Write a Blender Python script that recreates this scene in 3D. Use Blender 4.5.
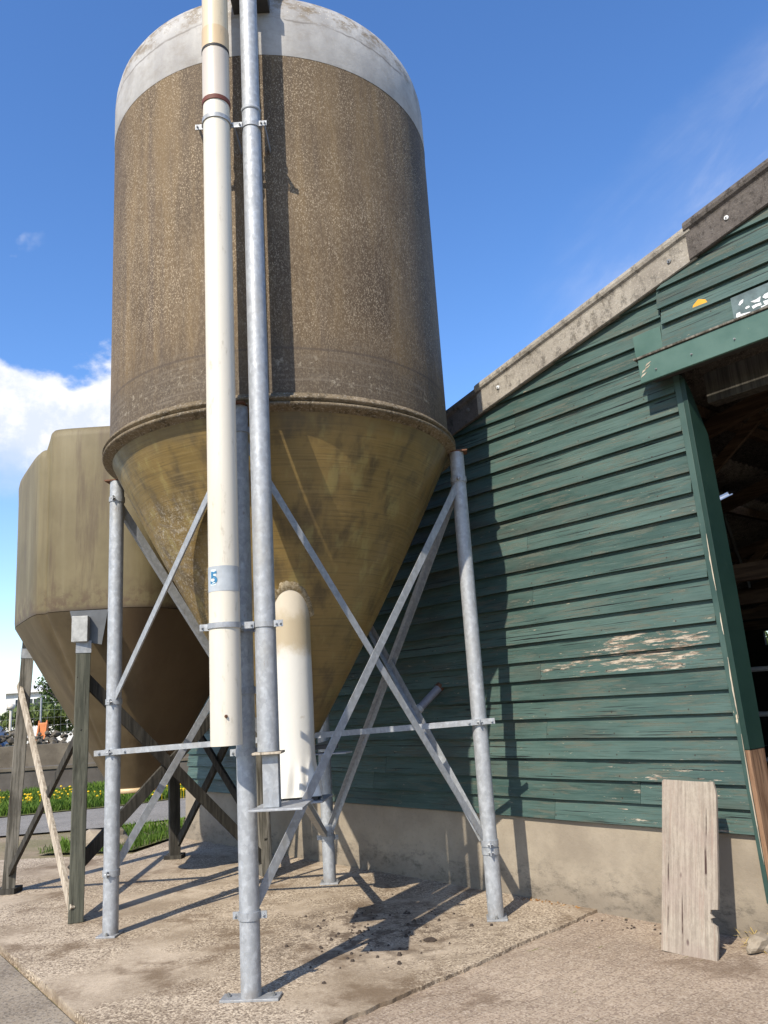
import bpy, bmesh, math, random
from mathutils import Vector, Matrix, noise as mnoise
R = math.radians
random.seed(7)
scene = bpy.context.scene
for o in list(bpy.data.objects): bpy.data.objects.remove(o)

# ------------------------------------------------------------------ camera
F_PX, PITCH, ROLL, EYE = 802.34, R(13.2815), R(-3.6283), 1.6
fw = Vector((0, math.cos(PITCH), math.sin(PITCH))); up = Vector((0, -math.sin(PITCH), math.cos(PITCH))); rt = Vector((1, 0, 0))
r2 = math.cos(ROLL)*rt + math.sin(ROLL)*up
u2 = -math.sin(ROLL)*rt + math.cos(ROLL)*up
cd = bpy.data.cameras.new('camera'); cam = bpy.data.objects.new('camera', cd); scene.collection.objects.link(cam)
m = Matrix((r2, u2, -fw)).transposed().to_4x4(); m.translation = (0, 0, EYE); cam.matrix_world = m
cd.sensor_fit = 'VERTICAL'; cd.sensor_height = 36; cd.lens = F_PX/1024*36; cd.clip_end = 5000; cd.clip_start = .05
scene.camera = cam

# ------------------------------------------------------------------ light
SUN_EL, SUN_AZ = R(42), R(62)            # travel azimuth from +X
sun_pos = Vector((-math.cos(SUN_AZ)*math.cos(SUN_EL), -math.sin(SUN_AZ)*math.cos(SUN_EL), math.sin(SUN_EL)))
sl = bpy.data.lights.new('sun', 'SUN'); sl.energy = 5.0; sl.angle = R(.55); sl.color = (1, .91, .77)
so = bpy.data.objects.new('sun', sl); scene.collection.objects.link(so)
so.rotation_euler = sun_pos.to_track_quat('Z', 'Y').to_euler()
W = bpy.data.worlds.new('World'); scene.world = W; W.use_nodes = True
nt = W.node_tree; nt.nodes.clear()
def wn(t, **k):
    n = nt.nodes.new(t)
    for a, b in k.items(): setattr(n, a, b)
    return n
L = nt.links.new
out = wn('ShaderNodeOutputWorld'); bg = wn('ShaderNodeBackground'); bg.inputs[1].default_value = .115
sky = wn('ShaderNodeTexSky', sky_type='NISHITA', sun_disc=False, sun_elevation=SUN_EL, sun_rotation=R(208), altitude=0, air_density=1.0, dust_density=.35, ozone_density=3.0)
tc = wn('ShaderNodeTexCoord'); sep = wn('ShaderNodeSeparateXYZ'); L(tc.outputs['Generated'], sep.inputs[0])
def mth(op, a, b=None, c=None, clamp=False):
    n = wn('ShaderNodeMath', operation=op, use_clamp=clamp)
    for i, v in enumerate((a, b, c)):
        if v is None: continue
        if isinstance(v, (int, float)): n.inputs[i].default_value = v
        else: L(v, n.inputs[i])
    return n.outputs[0]
def mr(v, a, b, c=0, d=1, smooth=True):
    n = wn('ShaderNodeMapRange'); n.interpolation_type = 'SMOOTHSTEP' if smooth else 'LINEAR'
    L(v, n.inputs[0])
    for i, q in enumerate((a, b, c, d)): n.inputs[i+1].default_value = q
    return n.outputs[0]
def wnoise(scale, detail, rough, sc3=(1, 1, 1), rot=(0, 0, 0)):
    mp = wn('ShaderNodeMapping'); mp.inputs['Scale'].default_value = sc3; mp.inputs['Rotation'].default_value = rot; L(tc.outputs['Generated'], mp.inputs[0])
    n = wn('ShaderNodeTexNoise'); n.inputs['Scale'].default_value = scale; n.inputs['Detail'].default_value = detail; n.inputs['Roughness'].default_value = rough
    L(mp.outputs[0], n.inputs['Vector']); return n.outputs[0]
nz = wnoise(7, 8, .55, (1, 1, 1.6)); nf = wnoise(22, 6, .6)
# cumulus bank low in the west
zt = mth('ADD', sep.outputs[2], mth('MULTIPLY', mth('SUBTRACT', nz, .5), .16))
zt = mth('ADD', zt, mth('MULTIPLY', mth('SUBTRACT', nf, .5), .035))
top = mr(zt, .398, .420, 1, 0); bot = mr(mth('ADD', sep.outputs[2], mth('MULTIPLY', mth('SUBTRACT', nz, .5), .14)), .235, .33, .10, 1)
side = mr(sep.outputs[0], -.27, -.12, 1, 0)
cum = mth('MULTIPLY', mth('MULTIPLY', top, bot), side)
low = mth('MULTIPLY', mr(sep.outputs[2], .02, .30, .35, 0), mr(wnoise(4, 5, .55, (1, 1, 3)), .35, .6))
low = mth('MULTIPLY', low, mr(sep.outputs[0], -.2, .2, 1, .5))
uu = Vector((.66, -.60, .45)).normalized(); cc_ = Vector((.372, .780, .502)).normalized(); ww = uu.cross(cc_).normalized(); vv = ww.cross(uu)
def wdot(vec):
    n = wn('ShaderNodeVectorMath', operation='DOT_PRODUCT'); L(tc.outputs['Generated'], n.inputs[0]); n.inputs[1].default_value = vec; return n.outputs['Value']
cb = wn('ShaderNodeCombineXYZ'); L(mth('MULTIPLY', wdot(uu), 2.2), cb.inputs[0]); L(mth('MULTIPLY', wdot(ww), 9), cb.inputs[1]); L(mth('MULTIPLY', wdot(vv), 3), cb.inputs[2])
cn = wn('ShaderNodeTexNoise'); cn.inputs['Scale'].default_value = 1.6; cn.inputs['Detail'].default_value = 8; cn.inputs['Roughness'].default_value = .62; cn.inputs['Distortion'].default_value = .35; L(cb.outputs[0], cn.inputs['Vector'])
band = mr(mth('ABSOLUTE', mth('ADD', wdot(ww), mth('MULTIPLY', mth('SUBTRACT', nz, .5), .10))), .11, .01)
cir = mth('MULTIPLY', mth('MULTIPLY', mth('ADD', mr(cn.outputs[0], .38, .80, 0, .30), .05), band), mr(sep.outputs[0], .10, .36, 0, 1))
tiny = mth('MULTIPLY', mr(wnoise(16, 4, .5), .63, .74), mth('MULTIPLY', mr(sep.outputs[0], -.34, -.39), .35))
mx = mth('MAXIMUM', mth('MAXIMUM', cum, low), mth('MAXIMUM', cir, tiny))
mx = mth('MULTIPLY', mx, mr(sep.outputs[2], -.02, .03))
ccol = wn('ShaderNodeMix', data_type='RGBA'); L(mr(mth('ADD', nf, mth('MULTIPLY', mth('SUBTRACT', sep.outputs[2], .33), 1.5)), .40, .62), ccol.inputs[0])
ccol.inputs[6].default_value = (5.6, 6.1, 7.2, 1); ccol.inputs[7].default_value = (7.6, 7.6, 7.9, 1)
hs = wn('ShaderNodeHueSaturation'); hs.inputs['Hue'].default_value = .507; hs.inputs['Saturation'].default_value = 1.20; hs.inputs['Value'].default_value = 1.72; L(sky.outputs[0], hs.inputs['Color'])
mixc = wn('ShaderNodeMix', data_type='RGBA'); L(mx, mixc.inputs[0]); L(hs.outputs[0], mixc.inputs[6]); L(ccol.outputs[2], mixc.inputs[7])
L(mixc.outputs[2], bg.inputs[0]); L(bg.outputs[0], out.inputs[0])
scene.view_settings.view_transform = 'Standard'; scene.view_settings.look = 'None'
scene.view_settings.exposure = 0.34; scene.view_settings.gamma = 1
scene.render.engine = 'CYCLES'

# ------------------------------------------------------------------ materials
class G:
    def __init__(s, name):
        s.m = bpy.data.materials.new(name); s.m.use_nodes = True; s.t = s.m.node_tree
        s.b = s.t.nodes['Principled BSDF']; s.tc = s.t.nodes.new('ShaderNodeTexCoord')
    def n(s, t, **k):
        q = s.t.nodes.new(t)
        for a, b in k.items(): setattr(q, a, b)
        return q
    def set(s, i, v):
        if hasattr(v, 'is_linked') or isinstance(v, bpy.types.NodeSocket): s.t.links.new(v, i)
        elif isinstance(v, (tuple, list)) and len(v) == 3 and i.type == 'RGBA': i.default_value = (*v, 1)
        else: i.default_value = v
    def map(s, scale=(1, 1, 1), rot=(0, 0, 0), loc=(0, 0, 0), src='Object'):
        q = s.n('ShaderNodeMapping'); s.t.links.new(s.tc.outputs[src], q.inputs[0])
        q.inputs['Scale'].default_value = scale; q.inputs['Rotation'].default_value = rot; q.inputs['Location'].default_value = loc
        return q.outputs[0]
    def noise(s, sc, det=5, ro=.55, v=None, dist=0):
        q = s.n('ShaderNodeTexNoise'); q.inputs['Scale'].default_value = sc; q.inputs['Detail'].default_value = det; q.inputs['Roughness'].default_value = ro; q.inputs['Distortion'].default_value = dist
        s.t.links.new(v if v is not None else s.map(), q.inputs['Vector']); return q.outputs[0]
    def vor(s, sc, v=None, feature='F1', outn='Distance', rand=1):
        q = s.n('ShaderNodeTexVoronoi', feature=feature); q.inputs['Scale'].default_value = sc; q.inputs['Randomness'].default_value = rand
        s.t.links.new(v if v is not None else s.map(), q.inputs['Vector']); return q.outputs[outn]
    def rng(s, v, a, b, c=0, d=1, sm=True):
        q = s.n('ShaderNodeMapRange'); q.interpolation_type = 'SMOOTHSTEP' if sm else 'LINEAR'
        s.t.links.new(v, q.inputs[0])
        for i, k in enumerate((a, b, c, d)): q.inputs[i+1].default_value = k
        return q.outputs[0]
    def math(s, op, a, b=None, clamp=False):
        q = s.n('ShaderNodeMath', operation=op, use_clamp=clamp); s.set(q.inputs[0], a)
        if b is not None: s.set(q.inputs[1], b)
        return q.outputs[0]
    def mix(s, f, a, b, mode='MIX'):
        q = s.n('ShaderNodeMix', data_type='RGBA', blend_type=mode); s.set(q.inputs[0], f); s.set(q.inputs[6], a); s.set(q.inputs[7], b); return q.outputs[2]
    def xyz(s, src='Object'):
        q = s.n('ShaderNodeSeparateXYZ'); s.t.links.new(s.tc.outputs[src], q.inputs[0]); return q.outputs
    def attr(s, name, o='Fac'):
        return s.n('ShaderNodeAttribute', attribute_name=name).outputs[o]
    def bump(s, h, st=.5, d=.01, prev=None):
        q = s.n('ShaderNodeBump'); q.inputs['Strength'].default_value = st; q.inputs['Distance'].default_value = d; s.t.links.new(h, q.inputs['Height'])
        if prev is not None: s.t.links.new(prev, q.inputs['Normal'])
        return q.outputs[0]
    def fin(s, col=None, rough=None, metal=None, nrm=None, spec=None):
        if col is not None: s.set(s.b.inputs['Base Color'], col)
        if rough is not None: s.set(s.b.inputs['Roughness'], rough)
        if metal is not None: s.set(s.b.inputs['Metallic'], metal)
        if spec is not None: s.set(s.b.inputs['Specular IOR Level'], spec)
        if nrm is not None: s.t.links.new(nrm, s.b.inputs['Normal'])
        return s.m

def m_galv(name='galvanised', k=1.0, dull=0.0):
    g = G(name); v = g.map((1, 1, .6))
    sp = g.vor(38, v, outn='Color'); sepc = g.n('ShaderNodeSeparateColor'); g.t.links.new(sp, sepc.inputs[0])
    f = g.math('ADD', g.math('MULTIPLY', g.rng(g.noise(30, 5, .6), .42, .75), .5), g.math('MULTIPLY', sepc.outputs[0], .35))
    c = g.mix(f, (.29*k, .305*k, .32*k), (.49*k, .515*k, .54*k))
    st = g.rng(g.noise(7, 5, .6, g.map((1, 1, .25))), .5, .75)
    c = g.mix(g.math('MULTIPLY', st, .5), c, (.30*k, .285*k, .25*k))
    c = g.mix(g.rng(g.noise(16, 6, .75, g.map((1, 1, .35), loc=(3, 3, 3))), .62, .72, 0, .55), c, (.20, .16, .12))
    z = g.xyz()[2]
    c = g.mix(g.math('MULTIPLY', g.rng(g.math('ADD', z, g.math('MULTIPLY', g.noise(9, 4), .25)), .22, .1), .5 if dull == 0 else .2), c, (.16, .13, .10))
    return g.fin(c, g.rng(sepc.outputs[1], 0, 1, .50, .68), .3, g.bump(g.noise(60, 3), .12, .004))
GALV = m_galv()
GALVB = m_galv('galvanised_bar', .92, 1)

def m_silo_wall():
    g = G('weathered_fibreglass'); x, y, z = g.xyz()
    base = g.mix(g.rng(g.noise(1.3, 5, .6), .3, .7), (.070, .047, .027), (.116, .081, .047))
    streak = g.noise(4.5, 6, .65, g.map((1, 1, .09)))
    base = g.mix(g.rng(streak, .40, .72, 0, .6), base, (.20, .135, .062))
    base = g.mix(g.rng(g.noise(8, 5, .6, g.map((1, 1, .06), loc=(5, 1, 0))), .55, .72, 0, .55), base, (.085, .062, .045))
    # pale flaked fibres
    f1 = g.vor(80, g.map((1, 1, .5))); f2 = g.vor(130, g.map((1, 1, .42), loc=(3, 3, 3)))
    dens = g.rng(g.math('ADD', g.math('MULTIPLY', g.noise(1.6, 5, .65), .6), g.math('MULTIPLY', g.noise(9, 4, .6, g.map((1, 1, .2))), .4)), .40, .60)
    fl = g.math('MAXIMUM', g.math('MULTIPLY', g.rng(f1, .36, .20), g.rng(g.noise(34, 2), .38, .48)), g.math('MULTIPLY', g.rng(f2, .38, .20), g.rng(g.noise(50, 2), .36, .46)))
    hgt = g.rng(z, 3.85, 4.45, .25, 1)
    fl = g.math('MULTIPLY', g.math('MULTIPLY', fl, g.rng(dens, 0, 1, .45, 1)), hgt)
    veil = g.math('MULTIPLY', g.rng(g.noise(48, 6, .8, g.map((1, 1, .45), loc=(2, 9, 4))), .48, .62), g.rng(z, 6.2, 5.0, .35, .85))
    base = g.mix(g.math('MULTIPLY', veil, .42), base, (.27, .215, .145))
    c = g.mix(g.math('MULTIPLY', fl, .72), base, (.42, .34, .235))
    # fine weave rows and darker dirt near the foot of the drum
    low = g.rng(g.math('ADD', z, g.math('MULTIPLY', g.noise(3, 4), .5)), 4.45, 4.05)
    c = g.mix(g.math('MULTIPLY', low, .62), c, (.066, .052, .039))
    grid = g.math('MULTIPLY', g.math('MULTIPLY', low, g.rng(g.noise(70, 3, .7, g.map((1, 1, .8))), .5, .62)), .35)
    c = g.mix(grid, c, (.26, .215, .15))
    hl = g.noise(1, 4, .6, g.map((2, 2, 60)))
    c = g.mix(g.math('MULTIPLY', low, g.rng(hl, .52, .66, 0, .5)), c, (.17, .14, .105))
    sp_ = g.math('MULTIPLY', g.rng(g.math('ABSOLUTE', g.math('SUBTRACT', z, 3.86)), .16, .05), g.math('MULTIPLY', g.rng(g.noise(22, 6, .8), .55, .63), g.rng(g.noise(2.5, 3), .42, .58)))
    c = g.mix(g.math('MULTIPLY', sp_, .5), c, (.42, .37, .28))
    seam = g.rng(g.math('ABSOLUTE', g.math('SUBTRACT', g.math('ADD', z, g.math('MULTIPLY', g.noise(3, 2), .02)), 4.04)), .014, .004)
    c = g.mix(g.math('MULTIPLY', seam, .5), c, (.06, .045, .035))
    nb = g.bump(g.noise(75, 4, .7, g.map((1, 1, .4))), .35, .006, g.bump(fl, .35, .004))
    return g.fin(c, .72, nrm=nb, spec=.3)
def m_silo_band():
    g = G('grey_gelcoat_band'); z = g.xyz()[2]
    c = g.mix(g.rng(g.noise(2.2, 6, .65, g.map((1, 1, .5))), .3, .7), (.30, .29, .28), (.46, .45, .43))
    c = g.mix(g.rng(g.noise(5, 6, .7, g.map((1, 1, .12))), .52, .75, 0, .5), c, (.27, .265, .26))
    c = g.mix(g.math('MULTIPLY', g.rng(g.noise(6, 7, .75, g.map((1, 1, 1.6), loc=(2, 7, 1))), .44, .62), g.rng(z, 6.70, 6.95, .2, 1)), c, (.185, .145, .095))
    c = g.mix(g.math('MULTIPLY', g.rng(g.vor(40), .2, .1), g.rng(z, 6.7, 6.95)), c, (.62, .57, .47))
    ln = g.rng(g.math('ABSOLUTE', g.math('SUBTRACT', g.math('ADD', z, g.math('MULTIPLY', g.noise(1.5, 4, .7), .14)), 6.86)), .012, .003)
    c = g.mix(g.math('MULTIPLY', ln, g.rng(g.noise(3, 3), .38, .5, .2, .75)), c, (.17, .155, .14))
    return g.fin(c, .7, nrm=g.bump(g.noise(28, 6, .7), .3, .008), spec=.3)
def m_cone():
    g = G('olive_fibreglass_hopper'); x, y, z = g.xyz()
    c = g.mix(g.rng(g.noise(1.4, 5, .6), .3, .7), (.170, .116, .038), (.265, .178, .060))
    c = g.mix(g.rng(g.noise(5.5, 5, .6, g.map((1, 1, .12))), .47, .66, 0, .8), c, (.080, .058, .028))
    c = g.mix(g.rng(g.noise(7, 4, .6, g.map((1, 1, .10), loc=(9, 2, 0))), .52, .68, 0, .6), c, (.30, .245, .09))
    # filament winding: fine rings
    q = g.n('ShaderNodeCombineXYZ'); g.t.links.new(g.math('MULTIPLY', z, 105), q.inputs[2]); g.t.links.new(g.math('MULTIPLY', x, 2.5), q.inputs[0]); g.t.links.new(g.math('MULTIPLY', y, 2.5), q.inputs[1])
    w = g.noise(1, 3, .6, q.outputs[0])
    c = g.mix(g.rng(w, .52, .68, 0, .35), c, (.27, .20, .09))
    c = g.mix(g.rng(w, .46, .34, 0, .4), c, (.07, .055, .03))
    # scraped pale cells on the west flank
    reg = g.math('MULTIPLY', g.rng(x, -.35, -.75), g.math('MULTIPLY', g.rng(z, 3.25, 2.95), g.rng(g.noise(3.2, 5, .6), .36, .52)))
    cell = g.vor(26, feature='DISTANCE_TO_EDGE')
    c = g.mix(g.math('MULTIPLY', g.math('MULTIPLY', reg, g.rng(g.noise(55, 5, .8, g.map((1, 1, 1.8))), .52, .62)), .75), c, (.42, .36, .27))
    c = g.mix(g.math('MULTIPLY', g.math('MULTIPLY', reg, g.rng(g.noise(5, 6, .75, g.map((1, 1, 2.4), loc=(3, 3, 0))), .50, .60)), .55), c, (.16, .13, .10))
    c = g.mix(g.math('MULTIPLY', g.math('MULTIPLY', reg, g.rng(g.noise(30, 4, .7), .52, .66)), .8), c, (.46, .41, .33))
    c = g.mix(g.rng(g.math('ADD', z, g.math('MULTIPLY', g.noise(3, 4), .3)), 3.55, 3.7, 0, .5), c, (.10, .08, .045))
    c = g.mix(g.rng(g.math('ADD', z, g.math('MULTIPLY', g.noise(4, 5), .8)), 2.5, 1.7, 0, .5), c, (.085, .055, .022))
    return g.fin(c, g.rng(g.noise(6, 3), .3, .7, .34, .52), nrm=g.bump(w, .3, .004, g.bump(g.noise(2.5, 3), .25, .03)), spec=.45)
def m_olive():
    g = G('olive_fibreglass_body'); x, y, z = g.xyz()
    c = g.mix(g.rng(g.noise(1.5, 5, .6), .3, .7), (.115, .092, .046), (.165, .135, .072))
    c = g.mix(g.rng(g.noise(6, 6, .6, g.map((1, 1, .06))), .45, .70, 0, .6), c, (.205, .175, .10))
    c = g.mix(g.rng(g.noise(7, 6, .65, g.map((1, 1, .10), loc=(4, 4, 0))), .52, .70, 0, .75), c, (.085, .06, .035))
    c = g.mix(g.math('MULTIPLY', g.rng(z, 2.95, 2.55), g.rng(g.noise(10, 6, .7), .42, .62)), c, (.09, .06, .035))
    c = g.mix(g.rng(z, 2.62, 2.56), c, (.075, .055, .036))
    return g.fin(c, .6, nrm=g.bump(g.noise(20, 5, .6, g.map((1, 1, .3))), .2, .006), spec=.35)
def m_pvc(name, col, dirt=.55):
    g = G(name)
    c = g.mix(g.rng(g.noise(3, 5, .6, g.map((1, 1, .15))), .35, .75, 0, dirt), col, (col[0]*.72, col[1]*.66, col[2]*.52))
    c = g.mix(g.rng(g.noise(22, 5, .7, g.map((1, 1, .3))), .58, .72, 0, .45), c, (.30, .26, .18))
    return g.fin(c, .42, nrm=g.bump(g.noise(5, 3), .08, .01), spec=.4)
PVC = m_pvc('cream_plastic', (.62, .58, .49)); PVCY = m_pvc('yellowed_plastic', (.60, .52, .38)); PVCT = m_pvc('tan_plastic', (.56, .43, .27)); PVCP = m_pvc('pinkish_plastic', (.52, .47, .41))
def m_boot():
    g = G('white_outlet_boot'); z = g.xyz()[2]
    e = g.math('ADD', z, g.math('MULTIPLY', g.noise(8, 5, .7), .22))
    c = g.mix(g.rng(e, 2.02, 2.16), (.58, .565, .515), (.40, .33, .22))
    c = g.mix(g.rng(e, 2.30, 2.42), c, (.52, .46, .36))
    c = g.mix(g.rng(g.noise(14, 5, .7), .62, .75, 0, .5), c, (.35, .28, .19))
    return g.fin(c, .55, nrm=g.bump(g.noise(12, 4), .2, .01))
BOOT = m_boot()
def m_plain(name, col, rough=.6, metal=0, var=.25, sc=8):
    g = G(name); d = tuple(k*(1-var) for k in col)
    return g.fin(g.mix(g.rng(g.noise(sc, 5, .6), .3, .7), d, col), rough, metal, g.bump(g.noise(sc*5, 4), .15, .005))
GASKET = m_plain('black_rubber', (.02, .02, .02), .7); RED = m_plain('red_brown_seal', (.14, .035, .02), .7)
TAPE = m_plain('grey_tape', (.40, .43, .45), .35); INK = m_plain('blue_ink', (.02, .17, .33), .5); STICK = m_plain('sticker_white', (.62, .68, .66), .5)
DARKM = m_plain('dark_iron', (.06, .058, .055), .6, .3); BOLT = m_plain('bolt_steel', (.32, .32, .31), .45, .7); RUST = m_plain('rusty_iron', (.16, .07, .035), .8, .1, .5, 30)
YEL = m_plain('yellow_sticker', (.75, .38, .03), .5); SIGNW = m_plain('sign_white', (.75, .76, .75), .5, 0, .1)
def m_boards():
    g = G('green_painted_boards'); x, y, z = g.xyz(); rnd = g.attr('tone')
    off = g.n('ShaderNodeCombineXYZ'); g.t.links.new(g.math('MULTIPLY', rnd, 37), off.inputs[0]); g.t.links.new(g.math('MULTIPLY', rnd, 11), off.inputs[2])
    def gv(sx, sz):
        a = g.n('ShaderNodeVectorMath', operation='MULTIPLY'); g.t.links.new(g.tc.outputs['Object'], a.inputs[0]); a.inputs[1].default_value = (sx, sx, sz)
        b = g.n('ShaderNodeVectorMath', operation='ADD'); g.t.links.new(a.outputs[0], b.inputs[0]); g.t.links.new(off.outputs[0], b.inputs[1]); return b.outputs[0]
    c = g.mix(rnd, (.025, .056, .049), (.058, .102, .090))
    c = g.mix(g.rng(g.noise(1, 5, .6, gv(1.2, 6)), .35, .7, 0, .6), c, (.088, .140, .122))
    c = g.mix(g.rng(g.noise(1, 5, .6, gv(.7, 3)), .50, .72, 0, .85), c, (.054, .060, .050))
    grain = g.noise(1, 6, .7, gv(2.6, 95))
    c = g.mix(g.rng(grain, .50, .66, 0, .7), c, (.024, .048, .040))
    c = g.mix(g.rng(grain, .45, .32, 0, .35), c, (.13, .17, .145))
    # paint worn to grey grain in blotches
    wear = g.math('MULTIPLY', g.rng(g.noise(1, 7, .75, gv(2.0, 16)), .50, .58), g.rng(grain, .42, .55))
    c = g.mix(g.math('MULTIPLY', wear, .8), c, (.092, .100, .078))
    chips = g.rng(g.noise(1, 5, .75, gv(9, 55)), .66, .69)
    c = g.mix(chips, c, (.30, .26, .19))
    crack = g.math('MULTIPLY', g.rng(g.noise(1, 4, .65, gv(.8, 52)), .60, .63), g.rng(rnd, .0, .5, .35, 1))
    c = g.mix(crack, c, (.008, .012, .012))
    # bare wood on three boards near the opening
    def band(v, a, b, e): return g.math('MULTIPLY', g.rng(v, a-e, a+e), g.rng(v, b+e, b-e))
    reg = g.math('MULTIPLY', band(x, -3.75, -2.72, .14), band(z, 1.70, 1.985, .02))
    reg2 = g.math('MULTIPLY', band(x, -4.2, -3.2, .2), band(z, 1.70, 1.84, .02))
    reg3 = g.math('MULTIPLY', band(x, -3.55, -2.72, .3), band(z, .62, 1.08, .05))
    rr = g.math('MAXIMUM', reg, g.math('MAXIMUM', g.math('MULTIPLY', reg2, .8), g.math('MULTIPLY', reg3, .45)))
    bw = g.noise(1, 8, .78, gv(3.8, 30))
    bare = g.rng(g.math('ADD', bw, g.math('MULTIPLY', rr, .108)), .622, .642)
    bare = g.math('MULTIPLY', bare, g.rng(rr, .02, .2))
    wood = g.mix(g.rng(g.noise(1, 4, .7, gv(6, 60)), .38, .62), (.14, .10, .07), (.44, .38, .30))
    c = g.mix(bare, c, wood)
    fx = g.math('FRACT', g.math('DIVIDE', g.math('ADD', x, 20), .62)); fz = g.math('FRACT', g.math('DIVIDE', g.math('SUBTRACT', z, .623), .153))
    dx_ = g.math('MULTIPLY', g.math('SUBTRACT', fx, .5), .62); dz_ = g.math('MULTIPLY', g.math('SUBTRACT', fz, .2), .153)
    rd = g.math('SQRT', g.math('ADD', g.math('MULTIPLY', dx_, dx_), g.math('MULTIPLY', dz_, dz_)))
    c = g.mix(g.math('MULTIPLY', g.rng(rd, .0075, .005), .8), c, (.030, .022, .016))
    nb = g.bump(grain, .5, .004, g.bump(g.math('SUBTRACT', 1, g.math('MAXIMUM', bare, wear)), .5, .003))
    return g.fin(c, g.rng(wear, 0, 1, .5, .8), nrm=nb, spec=.35)
def m_trim(name, a, b, chip=(.5, .42, .3)):
    g = G(name)
    c = g.mix(g.rng(g.noise(2.5, 5, .6), .3, .7), a, b)
    c = g.mix(g.rng(g.noise(14, 5, .7, g.map((1, 1, .25))), .66, .71), c, chip)
    return g.fin(c, .5, nrm=g.bump(g.noise(40, 4), .15, .004), spec=.35)
TRIM = m_trim('green_trim', (.045, .100, .082), (.080, .145, .120)); TRIMD = m_trim('dark_green_trim', (.007, .026, .020), (.014, .038, .029), (.06, .08, .05))
def m_conc(name, a, b, stain=(.13, .11, .085), agg=0, sc=1.0):
    g = G(name)
    c = g.mix(g.rng(g.noise(1.5*sc, 6, .6), .3, .7), a, b)
    c = g.mix(g.rng(g.noise(3*sc, 7, .7, g.map(loc=(4, 2, 7))), .52, .72, 0, .6), c, stain)
    if agg:
        q = g.vor(55, outn='Color'); s = g.n('ShaderNodeSeparateColor'); g.t.links.new(q, s.inputs[0])
        c = g.mix(g.rng(s.outputs[0], .62, .8, 0, agg), c, (.55, .46, .33)); c = g.mix(g.rng(s.outputs[1], .72, .85, 0, agg*.8), c, (.09, .07, .05))
    c = g.mix(g.rng(g.noise(60, 4, .7), .55, .7, 0, .3), c, tuple(k*.5 for k in a))
    return g.fin(c, .9, nrm=g.bump(g.noise(40, 6, .7), .35, .008), spec=.2)
def m_plinth():
    g = G('rendered_plinth'); x, y, z = g.xyz()
    c = g.mix(g.rng(g.noise(1.6, 6, .65), .3, .7), (.24, .205, .16), (.34, .295, .23))
    c = g.mix(g.rng(g.noise(30, 6, .75), .52, .68, 0, .45), c, (.22, .19, .145))
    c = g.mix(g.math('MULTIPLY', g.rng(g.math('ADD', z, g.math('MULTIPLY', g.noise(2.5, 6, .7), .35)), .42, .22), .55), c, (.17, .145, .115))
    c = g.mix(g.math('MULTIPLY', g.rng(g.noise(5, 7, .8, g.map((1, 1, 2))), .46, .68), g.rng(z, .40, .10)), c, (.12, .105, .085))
    cr = g.vor(.9, g.map((1, 1, 1.3), loc=(.3, 0, 0)), feature='DISTANCE_TO_EDGE')
    return g.fin(c, .9, nrm=g.bump(g.noise(45, 6, .7), .4, .006, g.bump(g.noise(4, 4), .3, .02)), spec=.2)
def m_pad():
    g = G('exposed_aggregate_slab'); 
    warp = g.noise(2.2, 4, .6)
    c = g.mix(g.rng(g.noise(1.1, 8, .68), .36, .64), (.26, .205, .145), (.47, .39, .295))
    worn = g.rng(g.noise(1.1, 6, .65, g.map(loc=(3.3, 8.1, 0)), .6), .40, .54)
    q = g.vor(78, g.map((1, 1, 1)), outn='Color'); s = g.n('ShaderNodeSeparateColor'); g.t.links.new(q, s.inputs[0])
    q2 = g.vor(120, g.map((1, 1, 1), loc=(5, 5, 0)), outn='Color'); s2 = g.n('ShaderNodeSeparateColor'); g.t.links.new(q2, s2.inputs[0])
    am = g.rng(worn, 0, 1, .18, 1)
    c = g.mix(g.math('MULTIPLY', g.rng(s.outputs[0], .58, .78), g.math('MULTIPLY', am, .62)), c, (.66, .56, .42))
    c = g.mix(g.math('MULTIPLY', g.rng(s2.outputs[0], .60, .8), g.math('MULTIPLY', am, .55)), c, (.50, .41, .30))
    c = g.mix(g.math('MULTIPLY', g.rng(s.outputs[1], .66, .8), g.math('MULTIPLY', am, .7)), c, (.115, .085, .06))
    c = g.mix(g.math('MULTIPLY', g.rng(s2.outputs[1], .66, .8), g.math('MULTIPLY', am, .5)), c, (.14, .10, .07))
    c = g.mix(g.rng(g.noise(1.7, 7, .7, g.map(loc=(7, 1, 0))), .50, .66, 0, .8), c, (.150, .105, .066))
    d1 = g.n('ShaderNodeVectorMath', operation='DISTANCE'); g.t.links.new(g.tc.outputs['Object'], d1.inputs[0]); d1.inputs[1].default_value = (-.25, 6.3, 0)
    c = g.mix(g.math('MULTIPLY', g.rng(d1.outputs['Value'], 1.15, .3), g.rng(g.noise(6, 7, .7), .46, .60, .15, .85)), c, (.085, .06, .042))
    hb = g.math('MULTIPLY', g.vor(95), am)
    nb = g.bump(hb, .3, .008, g.bump(g.noise(45, 5, .7), .5, .008))
    return g.fin(c, .92, nrm=nb, spec=.2)
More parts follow.
